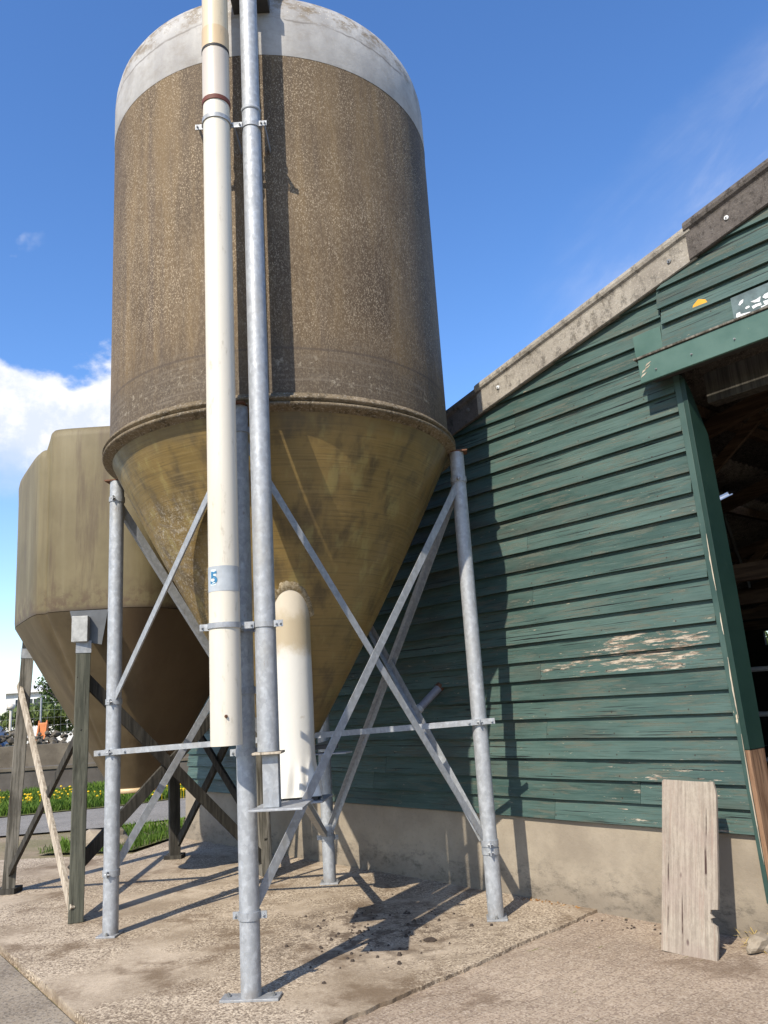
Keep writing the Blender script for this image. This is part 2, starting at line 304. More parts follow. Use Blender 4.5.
def m_pave():
    g = G('worn_paver_surface'); rot = (0, 0, R(-44))
    c = g.mix(g.rng(g.noise(1.1, 6, .6), .3, .7), (.29, .225, .165), (.40, .32, .24))
    v = g.map((1, 1, 1), rot)
    b = g.n('ShaderNodeTexBrick'); g.t.links.new(v, b.inputs['Vector']); b.inputs['Scale'].default_value = 1; b.inputs['Brick Width'].default_value = .21; b.inputs['Row Height'].default_value = .105; b.inputs['Mortar Size'].default_value = .006; b.inputs['Mortar Smooth'].default_value = .6
    b.inputs['Color1'].default_value = (.3, .3, .3, 1); b.inputs['Color2'].default_value = (.7, .7, .7, 1); b.inputs['Mortar'].default_value = (.5, .5, .5, 1)
    jm = g.math('MULTIPLY', b.outputs['Fac'], g.rng(g.noise(2, 5, .7), .35, .6, .1, .8))
    c = g.mix(.22, c, b.outputs['Color'], 'OVERLAY')
    c = g.mix(g.math('MULTIPLY', jm, .5), c, (.13, .10, .07))
    q = g.vor(95, outn='Color'); s = g.n('ShaderNodeSeparateColor'); g.t.links.new(q, s.inputs[0])
    c = g.mix(g.rng(s.outputs[0], .6, .8, 0, .5), c, (.50, .42, .33)); c = g.mix(g.rng(s.outputs[1], .62, .8, 0, .5), c, (.13, .09, .07))
    st = g.rng(g.noise(1.6, 6, .65, g.map(loc=(1.2, 4, 0)), .8), .55, .66)
    c = g.mix(g.math('MULTIPLY', st, .6), c, (.15, .105, .07))
    mo = g.math('MULTIPLY', g.rng(g.noise(3.5, 6, .7, g.map(loc=(9, 3, 0))), .62, .70), b.outputs['Fac'])
    c = g.mix(mo, c, (.14, .15, .03))
    return g.fin(c, .92, nrm=g.bump(g.math('SUBTRACT', 1, jm), .35, .006, g.bump(g.noise(55, 6, .75), .55, .008)), spec=.2)
def m_asph(name, a, b):
    g = G(name)
    c = g.mix(g.rng(g.noise(1.3, 6, .6), .3, .7), a, b)
    q = g.vor(85, outn='Color'); s = g.n('ShaderNodeSeparateColor'); g.t.links.new(q, s.inputs[0])
    c = g.mix(g.rng(s.outputs[0], .6, .85, 0, .5), c, (.34, .30, .25)); c = g.mix(g.rng(s.outputs[1], .7, .85, 0, .5), c, (.06, .055, .05))
    return g.fin(c, .92, nrm=g.bump(g.noise(60, 6, .75), .6, .008), spec=.2)
def m_wood(name, a, b, dark=(.03, .025, .02), sx=30, sz=1.6, axis='z'):
    g = G(name); sc = (sx, sx, sz)
    if axis == 'x': sc = (sz, sx, sx)
    gr = g.noise(1, 6, .7, g.map(sc))
    c = g.mix(g.rng(gr, .38, .62), a, b)
    c = g.mix(g.rng(g.noise(1, 5, .6, g.map(tuple(k*1.7 for k in sc), loc=(3, 1, 4))), .60, .68, 0, .75), c, dark)
    c = g.mix(g.rng(g.noise(3, 5, .6), .5, .7, 0, .4), c, tuple(k*.6 for k in a))
    return g.fin(c, .85, nrm=g.bump(gr, .6, .006), spec=.2)
OLDW = m_wood('grey_weathered_timber', (.065, .060, .048), (.20, .185, .155)); DKW = m_wood('dark_tarred_timber', (.028, .026, .022), (.065, .06, .05))
GRW = m_wood('green_grey_timber', (.055, .058, .045), (.11, .11, .085)); PALEW = m_wood('bleached_timber', (.30, .25, .19), (.50, .44, .35)); BRNW = m_wood('brown_bare_timber', (.13, .07, .04), (.27, .165, .10))
INW = m_wood('old_rafter_wood', (.045, .028, .018), (.10, .065, .042), axis='x')
def m_fc(name, a, b, lich=.5):
    g = G(name)
    c = g.mix(g.rng(g.noise(2.5, 6, .65), .3, .7), a, b)
    c = g.mix(g.rng(g.noise(9, 8, .8, g.map((1.6, 1, 1))), .48, .62, 0, .8), c, tuple(k*.42 for k in a))
    c = g.mix(g.rng(g.noise(55, 6, .8, g.map(loc=(5, 5, 5))), .50, .66, 0, lich), c, (.50, .45, .38))
    c = g.mix(g.rng(g.noise(5, 7, .75, g.map(loc=(1, 5, 5))), .56, .68, 0, .6), c, (.075, .062, .045))
    return g.fin(c, .9, nrm=g.bump(g.noise(30, 7, .8), .7, .012), spec=.2)
FCL = m_fc('fibre_cement_light', (.25, .225, .19), (.36, .33, .28)); FCD = m_fc('fibre_cement_dark', (.080, .070, .062), (.125, .11, .10), .12)
ROOF = m_fc('corrugated_fibre_cement', (.10, .09, .08), (.16, .145, .13))

# ------------------------------------------------------------------ mesh helpers
class MB:
    def __init__(s): s.v = []; s.f = []; s.sm = []; s.col = []
    def add(s, vs, fs, smooth=False, c=0.5):
        o = len(s.v); s.v += [Vector(v) for v in vs]; s.f += [tuple(i+o for i in f) for f in fs]; s.sm += [smooth]*len(fs); s.col += [c]*len(fs); return s
    def box(s, a, b, M=None, c=.5, jit=0):
        x0, y0, z0 = a; x1, y1, z1 = b
        vs = [Vector(p) for p in ((x0, y0, z0), (x1, y0, z0), (x1, y1, z0), (x0, y1, z0), (x0, y0, z1), (x1, y0, z1), (x1, y1, z1), (x0, y1, z1))]
        if M is not None: vs = [M @ p for p in vs]
        if jit: vs = [p+Vector([random.uniform(-jit, jit) for _ in range(3)]) for p in vs]
        return s.add(vs, [(0, 3, 2, 1), (4, 5, 6, 7), (0, 1, 5, 4), (1, 2, 6, 5), (2, 3, 7, 6), (3, 0, 4, 7)], c=c)
    def tube(s, pts, r, seg=24, caps=True, smooth=True):
        pts = [Vector(p) for p in pts]; rs = r if isinstance(r, (list, tuple)) else [r]*len(pts)
        n = len(pts); vs = []; ref = None
        for i, p in enumerate(pts):
            d = (pts[min(i+1, n-1)]-pts[max(i-1, 0)]).normalized()
            if ref is None: ref = Vector((1, 0, 0)) if abs(d.x) < .9 else Vector((0, 1, 0))
            a = (ref-d*ref.dot(d)).normalized(); b = d.cross(a); ref = a
            vs += [p+(a*math.cos(2*math.pi*k/seg)+b*math.sin(2*math.pi*k/seg))*rs[i] for k in range(seg)]
        fs = [(i*seg+k, i*seg+(k+1) % seg, (i+1)*seg+(k+1) % seg, (i+1)*seg+k) for i in range(n-1) for k in range(seg)]
        s.add(vs, fs, smooth)
        if caps:
            s.add(vs[:seg], [tuple(reversed(range(seg)))]); s.add(vs[-seg:], [tuple(range(seg))])
        return s
    def pipe(s, p, q, ro, ri, seg=28):
        "open tube with wall thickness, vertical"
        (x, y, z0), (_, _, z1) = p, q
        return s.lathe([(ri, z0), (ro, z0), (ro, z1), (ri, z1), (ri, z0)], seg, (x, y), smooth=False, auto=True)
    def lathe(s, prof, seg=64, c=(0, 0), smooth=True, auto=False, fn=None):
        vs = []
        for (r, z) in prof:
            for k in range(seg):
                a = 2*math.pi*k/seg; rr = r if fn is None else fn(r, z, a)
                vs.append((c[0]+rr*math.cos(a), c[1]+rr*math.sin(a), z))
        for i in range(len(prof)-1):
            flat = auto and False
            f = [(i*seg+k, i*seg+(k+1) % seg, (i+1)*seg+(k+1) % seg, (i+1)*seg+k) for k in range(seg)]
            if auto:      # separate ring so edges stay crisp
                s.add([vs[j] for j in range(i*seg, (i+2)*seg)], [(k, (k+1) % seg, seg+(k+1) % seg, seg+k) for k in range(seg)], True)
            else:
                if i == 0: base = len(s.v); s.v += [Vector(v) for v in vs]
                s.f += [tuple(j+base for j in q) for q in f]; s.sm += [smooth]*seg; s.col += [.5]*seg
        return s
    def prism(s, poly, z0, z1, M=None, c=.5):
        n = len(poly); vs = [Vector((x, y, z0)) for x, y in poly]+[Vector((x, y, z1)) for x, y in poly]
        if M is not None: vs = [M @ v for v in vs]
        return s.add(vs, [tuple(reversed(range(n))), tuple(range(n, 2*n))]+[(i, (i+1) % n, n+(i+1) % n, n+i) for i in range(n)], c=c)
    def build(s, name, mat, parent=None, bevel=0, loc=None):
        me = bpy.data.meshes.new(name); me.from_pydata([tuple(v) for v in s.v], [], s.f)
        me.polygons.foreach_set('use_smooth', s.sm)
        at = me.attributes.new('tone', 'FLOAT', 'FACE'); at.data.foreach_set('value', s.col)
        me.materials.append(mat); me.validate()
        bm = bmesh.new(); bm.from_mesh(me); bmesh.ops.recalc_face_normals(bm, faces=bm.faces); bm.to_mesh(me); bm.free()
        o = bpy.data.objects.new(name, me); scene.collection.objects.link(o)
        if loc is not None: o.location = loc
        if parent is not None: o.parent = parent
        if bevel:
            b = o.modifiers.new('bevel', 'BEVEL'); b.width = bevel; b.segments = 2; b.limit_method = 'ANGLE'; b.angle_limit = R(40)
        return o
def tag(o, label=None, cat=None, group=None, kind=None):
    for k, v in (('label', label), ('category', cat), ('group', group), ('kind', kind)):
        if v: o[k] = v
    return o
def empty(name, loc, rz=0):
    o = bpy.data.objects.new(name, None); scene.collection.objects.link(o); o.location = loc; o.rotation_euler = (0, 0, rz); return o
def frame(p, q, side):
    "matrix with z along p->q, y towards 'side'"
    p, q = Vector(p), Vector(q); z = (q-p).normalized(); y = Vector(side); y = (y-z*y.dot(z)).normalized(); x = y.cross(z)
    M = Matrix((x, y, z)).transposed().to_4x4(); M.translation = p; return M, (q-p).length
def angle_bar(mb, p, q, side, w=.05, t=.005, w2=.045):
    M, l = frame(p, q, side)
    mb.box((-w/2, -t/2, 0), (w/2, t/2, l), M); mb.box((w/2-t, min(-w2, t/2+.0005), 0), (w/2, max(-w2, -t/2-.0005) if w2 < 0 else -t/2-.0005, l), M)
    return mb
def bolt(mb, p, d, r=.011, h=.012):
    p = Vector(p); d = Vector(d).normalized(); mb.tube([p, p+d*h], r, 6, True, False); mb.tube([p+d*h, p+d*(h+.01)], r*.5, 8, True, False)
def subdiv_grid(poly_fn): pass

# ------------------------------------------------------------------ ground
N2 = Vector((.7451878, .66685466)); T2 = Vector((-N2.y, N2.x)); WD = 5.393
def wpt(s, off=0): v = N2*(WD+off)+T2*s; return (v.x, v.y)
def sheet(name, poly, z, mat, kind='structure', dz=.02, thick=0, sub=0):
    mb = MB()
    if thick: mb.prism(poly, z-thick, z)
    else: mb.add([(x, y, z) for x, y in poly], [tuple(range(len(poly)))])
    o = mb.build(name, mat); tag(o, kind=kind); return o
def m_soil():
    g = G('dry_soil_and_turf')
    c = g.mix(g.rng(g.noise(.6, 6, .6), .35, .65), (.30, .24, .165), (.20, .18, .10))
    c = g.mix(g.rng(g.noise(9, 6, .7), .45, .65, 0, .6), c, (.20, .155, .10))
    return g.fin(c, .95, nrm=g.bump(g.noise(20, 6, .7), .8, .03), spec=.1)
sheet('ground', [(-900, -900), (900, -900), (900, 900), (-900, 900)], -.06, m_soil())
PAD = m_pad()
pad_poly = [(-1.08, 3.95), (1.50, 6.62), wpt(10.6, .02), (-3.3, 10.35), (-4.35, 10.45), (-5.4, 10.55), (-6.1, 10.35), (-4.60, 8.56)]
def rough_edge(poly, step=.04, amp=.018):
    outp = []
    for i, a in enumerate(poly):
        a = Vector(a); b = Vector(poly[(i+1) % len(poly)]); n = max(1, int((b-a).length/step)); d = (b-a).normalized(); nn = Vector((-d.y, d.x))
        for k in range(n):
            p = a+(b-a)*k/n; q = mnoise.noise(Vector((p.x*2, p.y*2, 1)))*amp*1.3+mnoise.noise(Vector((p.x*8, p.y*8, 1)))*amp*.7+mnoise.noise(Vector((p.x*25, p.y*25, 4)))*amp*.6
            outp.append(tuple(p+nn*q))
    return outp
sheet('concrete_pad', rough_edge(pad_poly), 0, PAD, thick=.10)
sheet('pavement', [(-1.15, 3.85), (-6, -4), (14, -4), (14, 3), wpt(-8, .02), wpt(5.2, .02), (1.0, 6.3)], -.022, m_pave(), thick=.02)
sheet('asphalt_apron', [(-1.10, 3.90), (-5.9, -4), (-30, -4), (-30, 6), (-13, 9.6), (-6.9, 10.6), (-4.62, 8.50)], -.012, m_asph('asphalt_worn', (.20, .165, .125), (.32, .27, .205)), thick=.02)
ROADM = m_asph('road_surface', (.19, .18, .16), (.25, .235, .21))
sheet('road', [(-30, 12.1), (-8, 12.7), (-4.6, 13.2), (-1, 15.3), (8, 24), (8, 28), (-2, 19.2), (-5.2, 16.2), (-8, 15.2), (-30, 14.6)], -.03, ROADM)
def m_turf():
    g = G('turf_soil'); return g.fin(g.mix(g.rng(g.noise(5, 5), .4, .6), (.09, .10, .04), (.16, .15, .07)), .95, spec=.1)
TURF = m_turf()
verge = [(-30, 14.7), (-8, 15.3), (-5.2, 16.3), (-2, 19.3), (1, 22.5), (-2, 23.5), (-8.3, 19.9), (-30, 19.9)]
sheet('verge', verge, -.024, TURF)
near_turf = [(-4.75, 11.0), (-3.45, 10.8), (-3.2, 11.6), (-3.3, 12.9), (-4.3, 12.9)]
sheet('turf_patch', near_turf, -.026, TURF)

def inpoly(x, y, poly):
    c = False; j = len(poly)-1
    for i in range(len(poly)):
        xi, yi = poly[i]; xj, yj = poly[j]
        if (yi > y) != (yj > y) and x < (xj-xi)*(y-yi)/(yj-yi)+xi: c = not c
        j = i
    return c
def m_leaf(name, a, b):
    g = G(name); r = g.attr('tone'); c = g.mix(r, a, b); g.fin(c, .55, spec=.3)
    tr = g.n('ShaderNodeBsdfTranslucent'); g.t.links.new(c, tr.inputs[0]); mx = g.n('ShaderNodeMixShader'); mx.inputs[0].default_value = .3
    g.t.links.new(g.b.outputs[0], mx.inputs[1]); g.t.links.new(tr.outputs[0], mx.inputs[2]); g.t.links.new(mx.outputs[0], g.t.nodes['Material Output'].inputs[0]); return g.m
GRASS = m_leaf('grass_blades', (.045, .10, .012), (.15, .24, .035)); FLOW = m_leaf('dandelion_yellow', (.80, .52, .01), (.90, .66, .02))
def grass(name, poly, n, h0, h1, box=None):
    xs = [p[0] for p in poly]; ys = [p[1] for p in poly]
    bx = box or (min(xs), max(xs), min(ys), max(ys)); mb = MB(); k = 0
    while k < n:
        x = random.uniform(bx[0], bx[1]); y = random.uniform(bx[2], bx[3])
        if not inpoly(x, y, poly): k += .2; continue
        k += 1; d = mnoise.noise(Vector((x*1.2, y*1.2, 3)))
        h = random.uniform(h0, h1)*(1+d*.8); a = random.uniform(0, 6.28); w = random.uniform(.003, .009); lx, ly = random.gauss(0, h*.35), random.gauss(0, h*.35)
        ca, sa = math.cos(a)*w, math.sin(a)*w
        mb.add([(x-ca, y-sa, -.03), (x+ca, y+sa, -.03), (x+lx*.4+ca*.7, y+ly*.4+sa*.7, h*.6), (x+lx, y+ly, h)], [(0, 1, 2), (0, 2, 3)], c=min(1, max(0, random.random()*.7+d*.6+.15)))
    return tag(mb.build(name, GRASS), 'short green grass along the far side of the road' if name == 'verge_grass' else ('tuft of green grass beside the timber posts' if name == 'grass_tuft' else 'tiny green weeds in a joint of the front pavement'), 'grass', kind='stuff')
grass('verge_grass', [(-13, 14.9), (-8, 15.4), (-5.2, 16.4), (-2.5, 19.2), (-3.5, 20.6), (-8.3, 19.8), (-13, 19.8)], 60000, .06, .17)
grass('grass_tuft', near_turf, 2600, .02, .08)
mb = MB()
for k in range(600):
    x = random.uniform(-11, -3.4); y = random.uniform(16.6, 19.6)
    if mnoise.noise(Vector((x*.8, y*.8, 0)))+.25*(x+7)/3 < -.02: continue
    r = random.uniform(.016, .032); z = random.uniform(.08, .22)
    mb.tube([(x, y, z-.01), (x, y, z+.012)], [r, r*.6], 7, True, False)
    mb.tube([(x, y, -.02), (x, y, z)], .004, 3, False, False)
tag(mb.build('dandelion_flowers', FLOW), 'yellow dandelion flowers scattered through the verge grass', 'flowers', kind='stuff')

# ------------------------------------------------------------------ BARN (local: x right along wall, y into barn, z up)
barn = empty('barn', (N2.x*WD, N2.y*WD, 0), math.atan2(-.7451878, .66685466))
tag(barn, 'green weatherboard barn with grey concrete plinth and wide dark opening', 'barn')
def rl(x, lift=0): return 5.17+.231*x+lift       # underside of the barge line
def under(x): return rl(x)+.10
LEFT, JX, RX = -10.26, -2.70, 3.2
BOARDS = m_boards()
mb = MB(); e = .153
def board(mb, x0, x1, z0, z1, off, c, taper=True):
    # weatherboard: bottom edge proud, tapering to the top
    yb, yt = off-.044, off-.007
    def lx(z): return (z-5.17-.06)/.231
    a0 = max(x0, lx(z0)); a1 = max(x0, lx(z1+.012))
    if a0 >= x1-.02: return
    a1 = min(a1, x1-.01)
    n = max(1, int((x1-a0)/.22)); vs = []; 
    for i in range(n+1):
        t = i/n; xb = a0+(x1-a0)*t; xt = a1+(x1-a1)*t
        w = mnoise.noise(Vector((xb*2.1, z0*9, 2)))*.004; w2 = mnoise.noise(Vector((xb*1.3, z0*7, 9)))*.004
        vs += [(xb, yb+w2, z0+w), (xt, yt+w2, z1+.014), (xb, yb+.020, z0+w), (xt, off+.004, z1+.014)]
    fs = []
    for i in range(n):
        q = i*4; p = q+4
        fs += [(q, p, p+1, q+1), (q, q+2, p+2, p), (q+2, q+3, p+3, p+2), (q+1, p+1, p+3, q+3)]
    fs += [(0, 1, 3, 2), (n*4, n*4+2, n*4+3, n*4+1)]
    mb.add(vs, fs, c=c)
z = .623; k = 0
while z < 4.75:
    xr = -2.694+(3.75-z)*.0258+random.uniform(-.010, .006) if z < 3.9 else -2.715
    joints = sorted(random.sample([-9.2, -8.1, -7.3, -6.2, -4.9, -4.2], 1))
    if k == 1: joints = [-6.4, -3.42]
    xs = [LEFT]+joints+[xr]
    for a, b in zip(xs, xs[1:]): board(mb, a+.0015, b-.0015, z, z+e, 0, random.random())
    z += e; k += 1
# proud patch boards above the door head
for (z0, z1, xa) in ((4.005, 4.215, -2.72), (4.215, 4.345, -2.70), (4.345, 4.50, -2.715), (4.50, 4.655, -2.70), (4.655, 4.81, -2.7), (4.81, 4.965, -2.7), (4.965, 5.12, -2.7), (5.12, 5.3, -2.7), (5.3, 5.45, -2.7), (5.45, 5.6, -2.7)):
    board(mb, xa, RX, z0, z1, -.036, random.random())
mb.build('cladding', BOARDS, barn)
# square cover board left of the door head
mb = MB(); mb.box((-2.955, -.057, 4.02), (-2.725, -.045, 4.22)); mb.build('cover_board', TRIM, barn, .002)
# wall core behind the boards, door head core, rear gables etc.
CORE = m_plain('dark_inner_boarding', (.02, .018, .015), .9, 0, .4)
mb = MB()
def wallpoly(mb, x0, x1, z0, y0, y1, n=1):
    vs = [(x0, y0, z0), (x1, y0, z0), (x1, y0, under(x1)), (x0, y0, under(x0)), (x0, y1, z0), (x1, y1, z0), (x1, y1, under(x1)), (x0, y1, under(x0))]
    mb.add(vs, [(0, 1, 2, 3), (7, 6, 5, 4), (0, 4, 5, 1), (1, 5, 6, 2), (2, 6, 7, 3), (3, 7, 4, 0)])
wallpoly(mb, LEFT+.002, -2.64, .62, .006, .05); wallpoly(mb, -2.618, RX, 3.98, .006, .05)
mb.build('wall_frame', CORE, barn)
mb = MB()
x = LEFT
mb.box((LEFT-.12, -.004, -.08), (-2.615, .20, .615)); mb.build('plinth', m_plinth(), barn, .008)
# jamb: corner board and reveal
mb = MB(); mb.add([(-2.690, -.050, 3.80), (-2.640, -.050, 3.80), (-2.576, -.050, .22), (-2.606, -.050, .22), (-2.690, .004, 3.80), (-2.640, .004, 3.80), (-2.576, .004, .22), (-2.606, .004, .22)], [(0, 1, 2, 3), (7, 6, 5, 4), (0, 4, 5, 1), (1, 5, 6, 2), (2, 6, 7, 3), (3, 7, 4, 0)]); mb.build('corner_board', m_trim('weathered_green_trim', (.026, .058, .050), (.055, .098, .084)), barn, .003)
MR = Matrix(((0, -.018, 1, -2.5696), (1, 0, 0, 0), (0, 1, 0, 0), (0, 0, 0, 1)))   # prism in y,z extruded along x
mb = MB(); mb.prism([(-.056, 1.15), (.165, 1.15), (.180, 2.2), (.165, 3.36), (.01, 3.68), (-.056, 3.76)], 0.001, .036, MR); mb.build('door_jamb', TRIMD, barn, .002)
mb = MB(); mb.prism([(-.054, .12), (.11, .12), (.163, 1.147), (-.054, 1.147)], 0.002, .033, MR); mb.build('door_jamb_foot', BRNW, barn, .002)
for (a, b, c_) in ((-.052, .45, 1.25), (-.053, 1.35, 1.75), (-.052, 1.9, 2.05), (-.052, 2.2, 2.6)):
    xe = lambda q: -2.638+(3.8-q)*.018-.002
    pts = [(xe(b), b)]; n_ = 9
    for j in range(n_+1): q = b+(c_-b)*j/n_; pts.append((xe(q)-.002-.008*math.sin(math.pi*j/n_)*random.uniform(.5, 1.1), q))
    pts.append((xe(c_), c_)); mb = MB(); mb.prism(pts, .0, .0015, Matrix(((1, 0, 0, 0), (0, 0, -1, a), (0, 1, 0, 0), (0, 0, 0, 1)))); mb.build('split_paint', PALEW, barn)
# fascia / sliding-door rail cover
FY = -.235
mb = MB(); mb.box((-2.845, FY, 3.757), (RX, FY+.028, 3.942)); dhb = mb.build('door_head_board', TRIM, barn, .004)
for i in range(12):
    mb = MB(); bolt(mb, (-2.72+i*.30+random.uniform(-.03, .03), FY, 3.815+random.uniform(-.01, .02)), (0, -1, 0), .008, .004); mb.build('screw_head', BOLT, dhb)
for i, (a, b) in enumerate(((-2.835, 3.80), (-2.825, 3.83), (-2.80, 3.845), (-2.79, 3.87))):
    mb = MB(); mb.prism([(a, b), (a+.03, b+.012), (a+.055, b+.03), (a+.012, b+.018)], .0, .0012, Matrix(((1, 0, 0, 0), (0, 0, -1, FY-.001), (0, 1, 0, 0), (0, 0, 0, 1)))); mb.build('bare_wood_chip', PALEW, dhb)
mb = MB(); mb.box((-2.875, FY-.012, 3.946), (RX, -.045, 3.962), jit=.002); mb.build('drip_ledge', OLDW, barn, .002)
mb = MB(); mb.box((-2.82, FY+.03, 3.80), (RX, -.05, 3.942)); mb.build('door_rail', DARKM, barn)
mb = MB(); mb.box((-2.60, .25, 3.62), (RX, .38, 3.86)); mb.build('lintel', DKW, barn, .006)
# sticker and torn sign
mb = MB(); mb.prism([(-2.455, 4.222), (-2.325, 4.222), (-2.345, 4.268), (-2.395, 4.292), (-2.44, 4.262)], .0, .002, Matrix(((1, 0, 0, 0), (0, 0, -1, -.0700), (0, 1, 0, 0), (0, 0, 0, 1))))
mb.build('yellow_sticker', YEL, barn)
sg = MB(); sg.box((-2.165, -.0865, 4.030), (-1.45, -.0825, 4.190)); sgo = sg.build('sign_board', m_plain('sign_panel', (.12, .17, .17), .5, 0, .4, 14), barn)
sgo['label'] = 'torn dark sign with flaked white lettering above the door head'
cam0 = Vector((0, 0, EYE))
def sp(u, v):    # crop pixel of the torn lettering -> panel coordinates
    U = 688+u/9.6; V = 270+v/9.6; d = fw+r2*((U-384)/F_PX)-u2*((V-512)/F_PX); k = (WD-.087)/(d.x*N2.x+d.y*N2.y); P = cam0+d*k
    return (-(P.x*T2.x+P.y*T2.y), P.z)
Ms = Matrix(((1, 0, 0, 0), (0, 0, -1, -.0870), (0, 1, 0, 0), (0, 0, 0, 1)))
for poly in ([(485, 335), (500, 300), (532, 280), (528, 310), (498, 342)], [(462, 455), (466, 420), (500, 402), (505, 425), (600, 400), (598, 408), (480, 458)], [(548, 368), (560, 352), (588, 342), (594, 356), (560, 376)],
             [(600, 306), (660, 280), (698, 252), (690, 302), (640, 312)], [(612, 350), (650, 330), (700, 312), (708, 336), (660, 352), (628, 374)], [(715, 262), (735, 232), (775, 212), (775, 262), (745, 276)], [(722, 300), (775, 282), (775, 322), (735, 330)], [(700, 352), (775, 318), (775, 326), (705, 362)]):
    mb = MB(); mb.prism([sp(*q) for q in poly], 0, .0015, Ms); mb.build('painted_letter', SIGNW, sgo)
P0 = sp(770, 250)
for (a, b, c_, d_) in ((.03, 0, .10, .09), (.13, -.02, .16, .1), (.2, 0, .29, .03), (.2, .06, .29, .09), (.33, -.03, .36, .1), (.38, 0, .46, .03)):
    mb = MB(); mb.prism([(P0[0]+a, P0[1]+b-.04), (P0[0]+c_, P0[1]+b-.036), (P0[0]+c_-.01, P0[1]+d_-.05), (P0[0]+a+.015, P0[1]+d_-.045)], 0, .0015, Ms); mb.build('painted_letter', SIGNW, sgo)
# barge capping: lengths lapping each other, wide roll on top
def barge(x0, x1, mat, off, dz, th=.014, flip=False):
    mb = MB(); n = max(2, int((x1-x0)/.12)); 
    prof = [(.0, -.012), (-.064, -.030), (-.072, -.024), (-.072, .150), (-.076, .162), (-.092, .176), (-.099, .198), (-.094, .222), (-.076, .240), (-.050, .248), (-.02, .246), (.06, .245), (.12, .235), (.12, .222), (.0, .220), (-.05, .222), (-.062, .20), (-.062, .0)]
    m_ = len(prof); vs = []
    for i in range(n+1):
        xx = x0+(x1-x0)*i/n; j = mnoise.noise(Vector((xx*3, off*50, 1)))*.004
        for (py, pz) in prof: vs.append((xx, py*(1+off)-off*.02+j, rl(xx)+pz*(1+off*.5)+dz+j))
    fs = [(i*m_+k, i*m_+(k+1) % m_, (i+1)*m_+(k+1) % m_, (i+1)*m_+k) for i in range(n) for k in range(m_)]
    fs += [tuple(range(m_)), tuple(reversed(range(n*m_, (n+1)*m_)))]
    mb.add(vs, fs); 
    bb = mb.build('barge_capping', mat, barn)
    for fx in (.12, .91):
        s_ = MB()
        xx = x0+(x1-x0)*fx; s_.tube([(xx, -.072*(1+off)-off*.02+.004, rl(xx)+.09), (xx, -.072*(1+off)-off*.02-.010, rl(xx)+.09)], (.016), 14, True, False); bolt(s_, (xx, -.072*(1+off)-off*.02-.010, rl(xx)+.09), (0, -1, 0), .008, .006)
        s_.build('cap_screw', SIGNW if fx < .5 else BOLT, bb)
barge(-10.5, -8.4, FCL, .02, 0); barge(-8.45, -6.4, FCD, .14, .004); barge(-6.5, -4.50, FCD, .02, 0, ); barge(-4.56, -2.36, FCL, .14, .006); barge(-2.40, 0.2, FCD, .28, .016); barge(.15, 2.4, FCL, .02, .0)
# roof: corrugated sheets rising to the ridge and falling on the far side
RIDGE = 2.6; DEPTH = 15.0
def corr(mb, x0, x1, y0, y1, zf, wl=.146, amp=.022, th=.012):
    ny = int((y1-y0)/wl*8); vs = []
    for s_ in (0, 1):
        for i in range(2):
            xx = (x0, x1)[i]
            for j in range(ny+1):
                yy = y0+(y1-y0)*j/ny; vs.append((xx, yy, zf(xx)+amp*math.sin(2*math.pi*(yy-y0)/wl)+(th if s_ else 0)))
    w = ny+1; fs = []
    for j in range(ny):
        fs.append((j, j+1, w+j+1, w+j)); fs.append((2*w+j, 3*w+j, 3*w+j+1, 2*w+j+1))
        fs.append((j, 2*w+j, 2*w+j+1, j+1)); fs.append((w+j, w+j+1, 3*w+j+1, 3*w+j))
    mb.add(vs, fs, True)
mb = MB()
corr(mb, -10.6, -7.4, -.02, DEPTH, lambda x: rl(x)+.185); f2 = lambda x: rl(x)+.200
corr(mb, -7.5, -5.5, -.02, DEPTH, f2); corr(mb, -5.5, -5.05, -.02, 5.67, f2); corr(mb, -5.5, -5.05, 6.55, DEPTH, f2); corr(mb, -5.05, -4.3, -.02, DEPTH, f2); corr(mb, -4.4, -1.0, -.02, DEPTH, lambda x: rl(x)+.186); corr(mb, -1.1, RIDGE, -.02, DEPTH, lambda x: rl(x)+.2)
corr(mb, RIDGE, 9, -.02, DEPTH, lambda x: rl(RIDGE)+.2-.231*(x-RIDGE))
mb.build('roof', ROOF, barn)
g = G('translucent_sheet'); tr_ = g.n('ShaderNodeBsdfTranslucent'); tr_.inputs[0].default_value = (.75, .78, .80, 1); g.t.links.new(tr_.outputs[0], g.t.nodes['Material Output'].inputs[0])
mb = MB(); corr(mb, -5.56, -5.0, 5.60, 6.62, lambda x: rl(x)+.228, th=.004); mb.build('roof_light', g.m, barn)
# interior: side walls, rear wall with openings, trusses, purlins, posts
def rz(x): return rl(x)+.10 if x < RIDGE else rl(RIDGE)+.1-.231*(x-RIDGE)
mb = MB()
mb.box((LEFT, .21, 0), (LEFT+.10, DEPTH, rl(LEFT)+.1))
mb.box((9, 0, 0), (9.1, DEPTH, 3.9))
# rear wall with a band opening and a high gap
yb = DEPTH
mb.box((LEFT, yb-.1, 0), (9.1, yb, 2.38)); mb.box((LEFT, yb-.1, 2.72), (-8.9, yb, 3.0)); mb.box((-7.6, yb-.1, 2.38), (9.1, yb, 3.2)); mb.box((-8.9, yb-.1, 2.72), (-7.6, yb, 3.2))
mb.box((LEFT, yb-.1, 2.38), (-8.9, yb, 2.72))
mb.add([(LEFT, yb-.05, 3.0), (9.1, yb-.05, 3.2), (9.1, yb-.05, 3.75), (RIDGE, yb-.05, rz(RIDGE)), (LEFT, yb-.05, rz(LEFT))], [(0, 1, 2, 3, 4)])
mb.build('inner_wall', CORE, barn)
mb = MB()
for i in range(9):
    xx = -9.6+i*1.45
    if xx > 2.4: break
    mb.box((xx, .2, rl(xx)+.02), (xx+.07, DEPTH-.15, rl(xx)+.145))
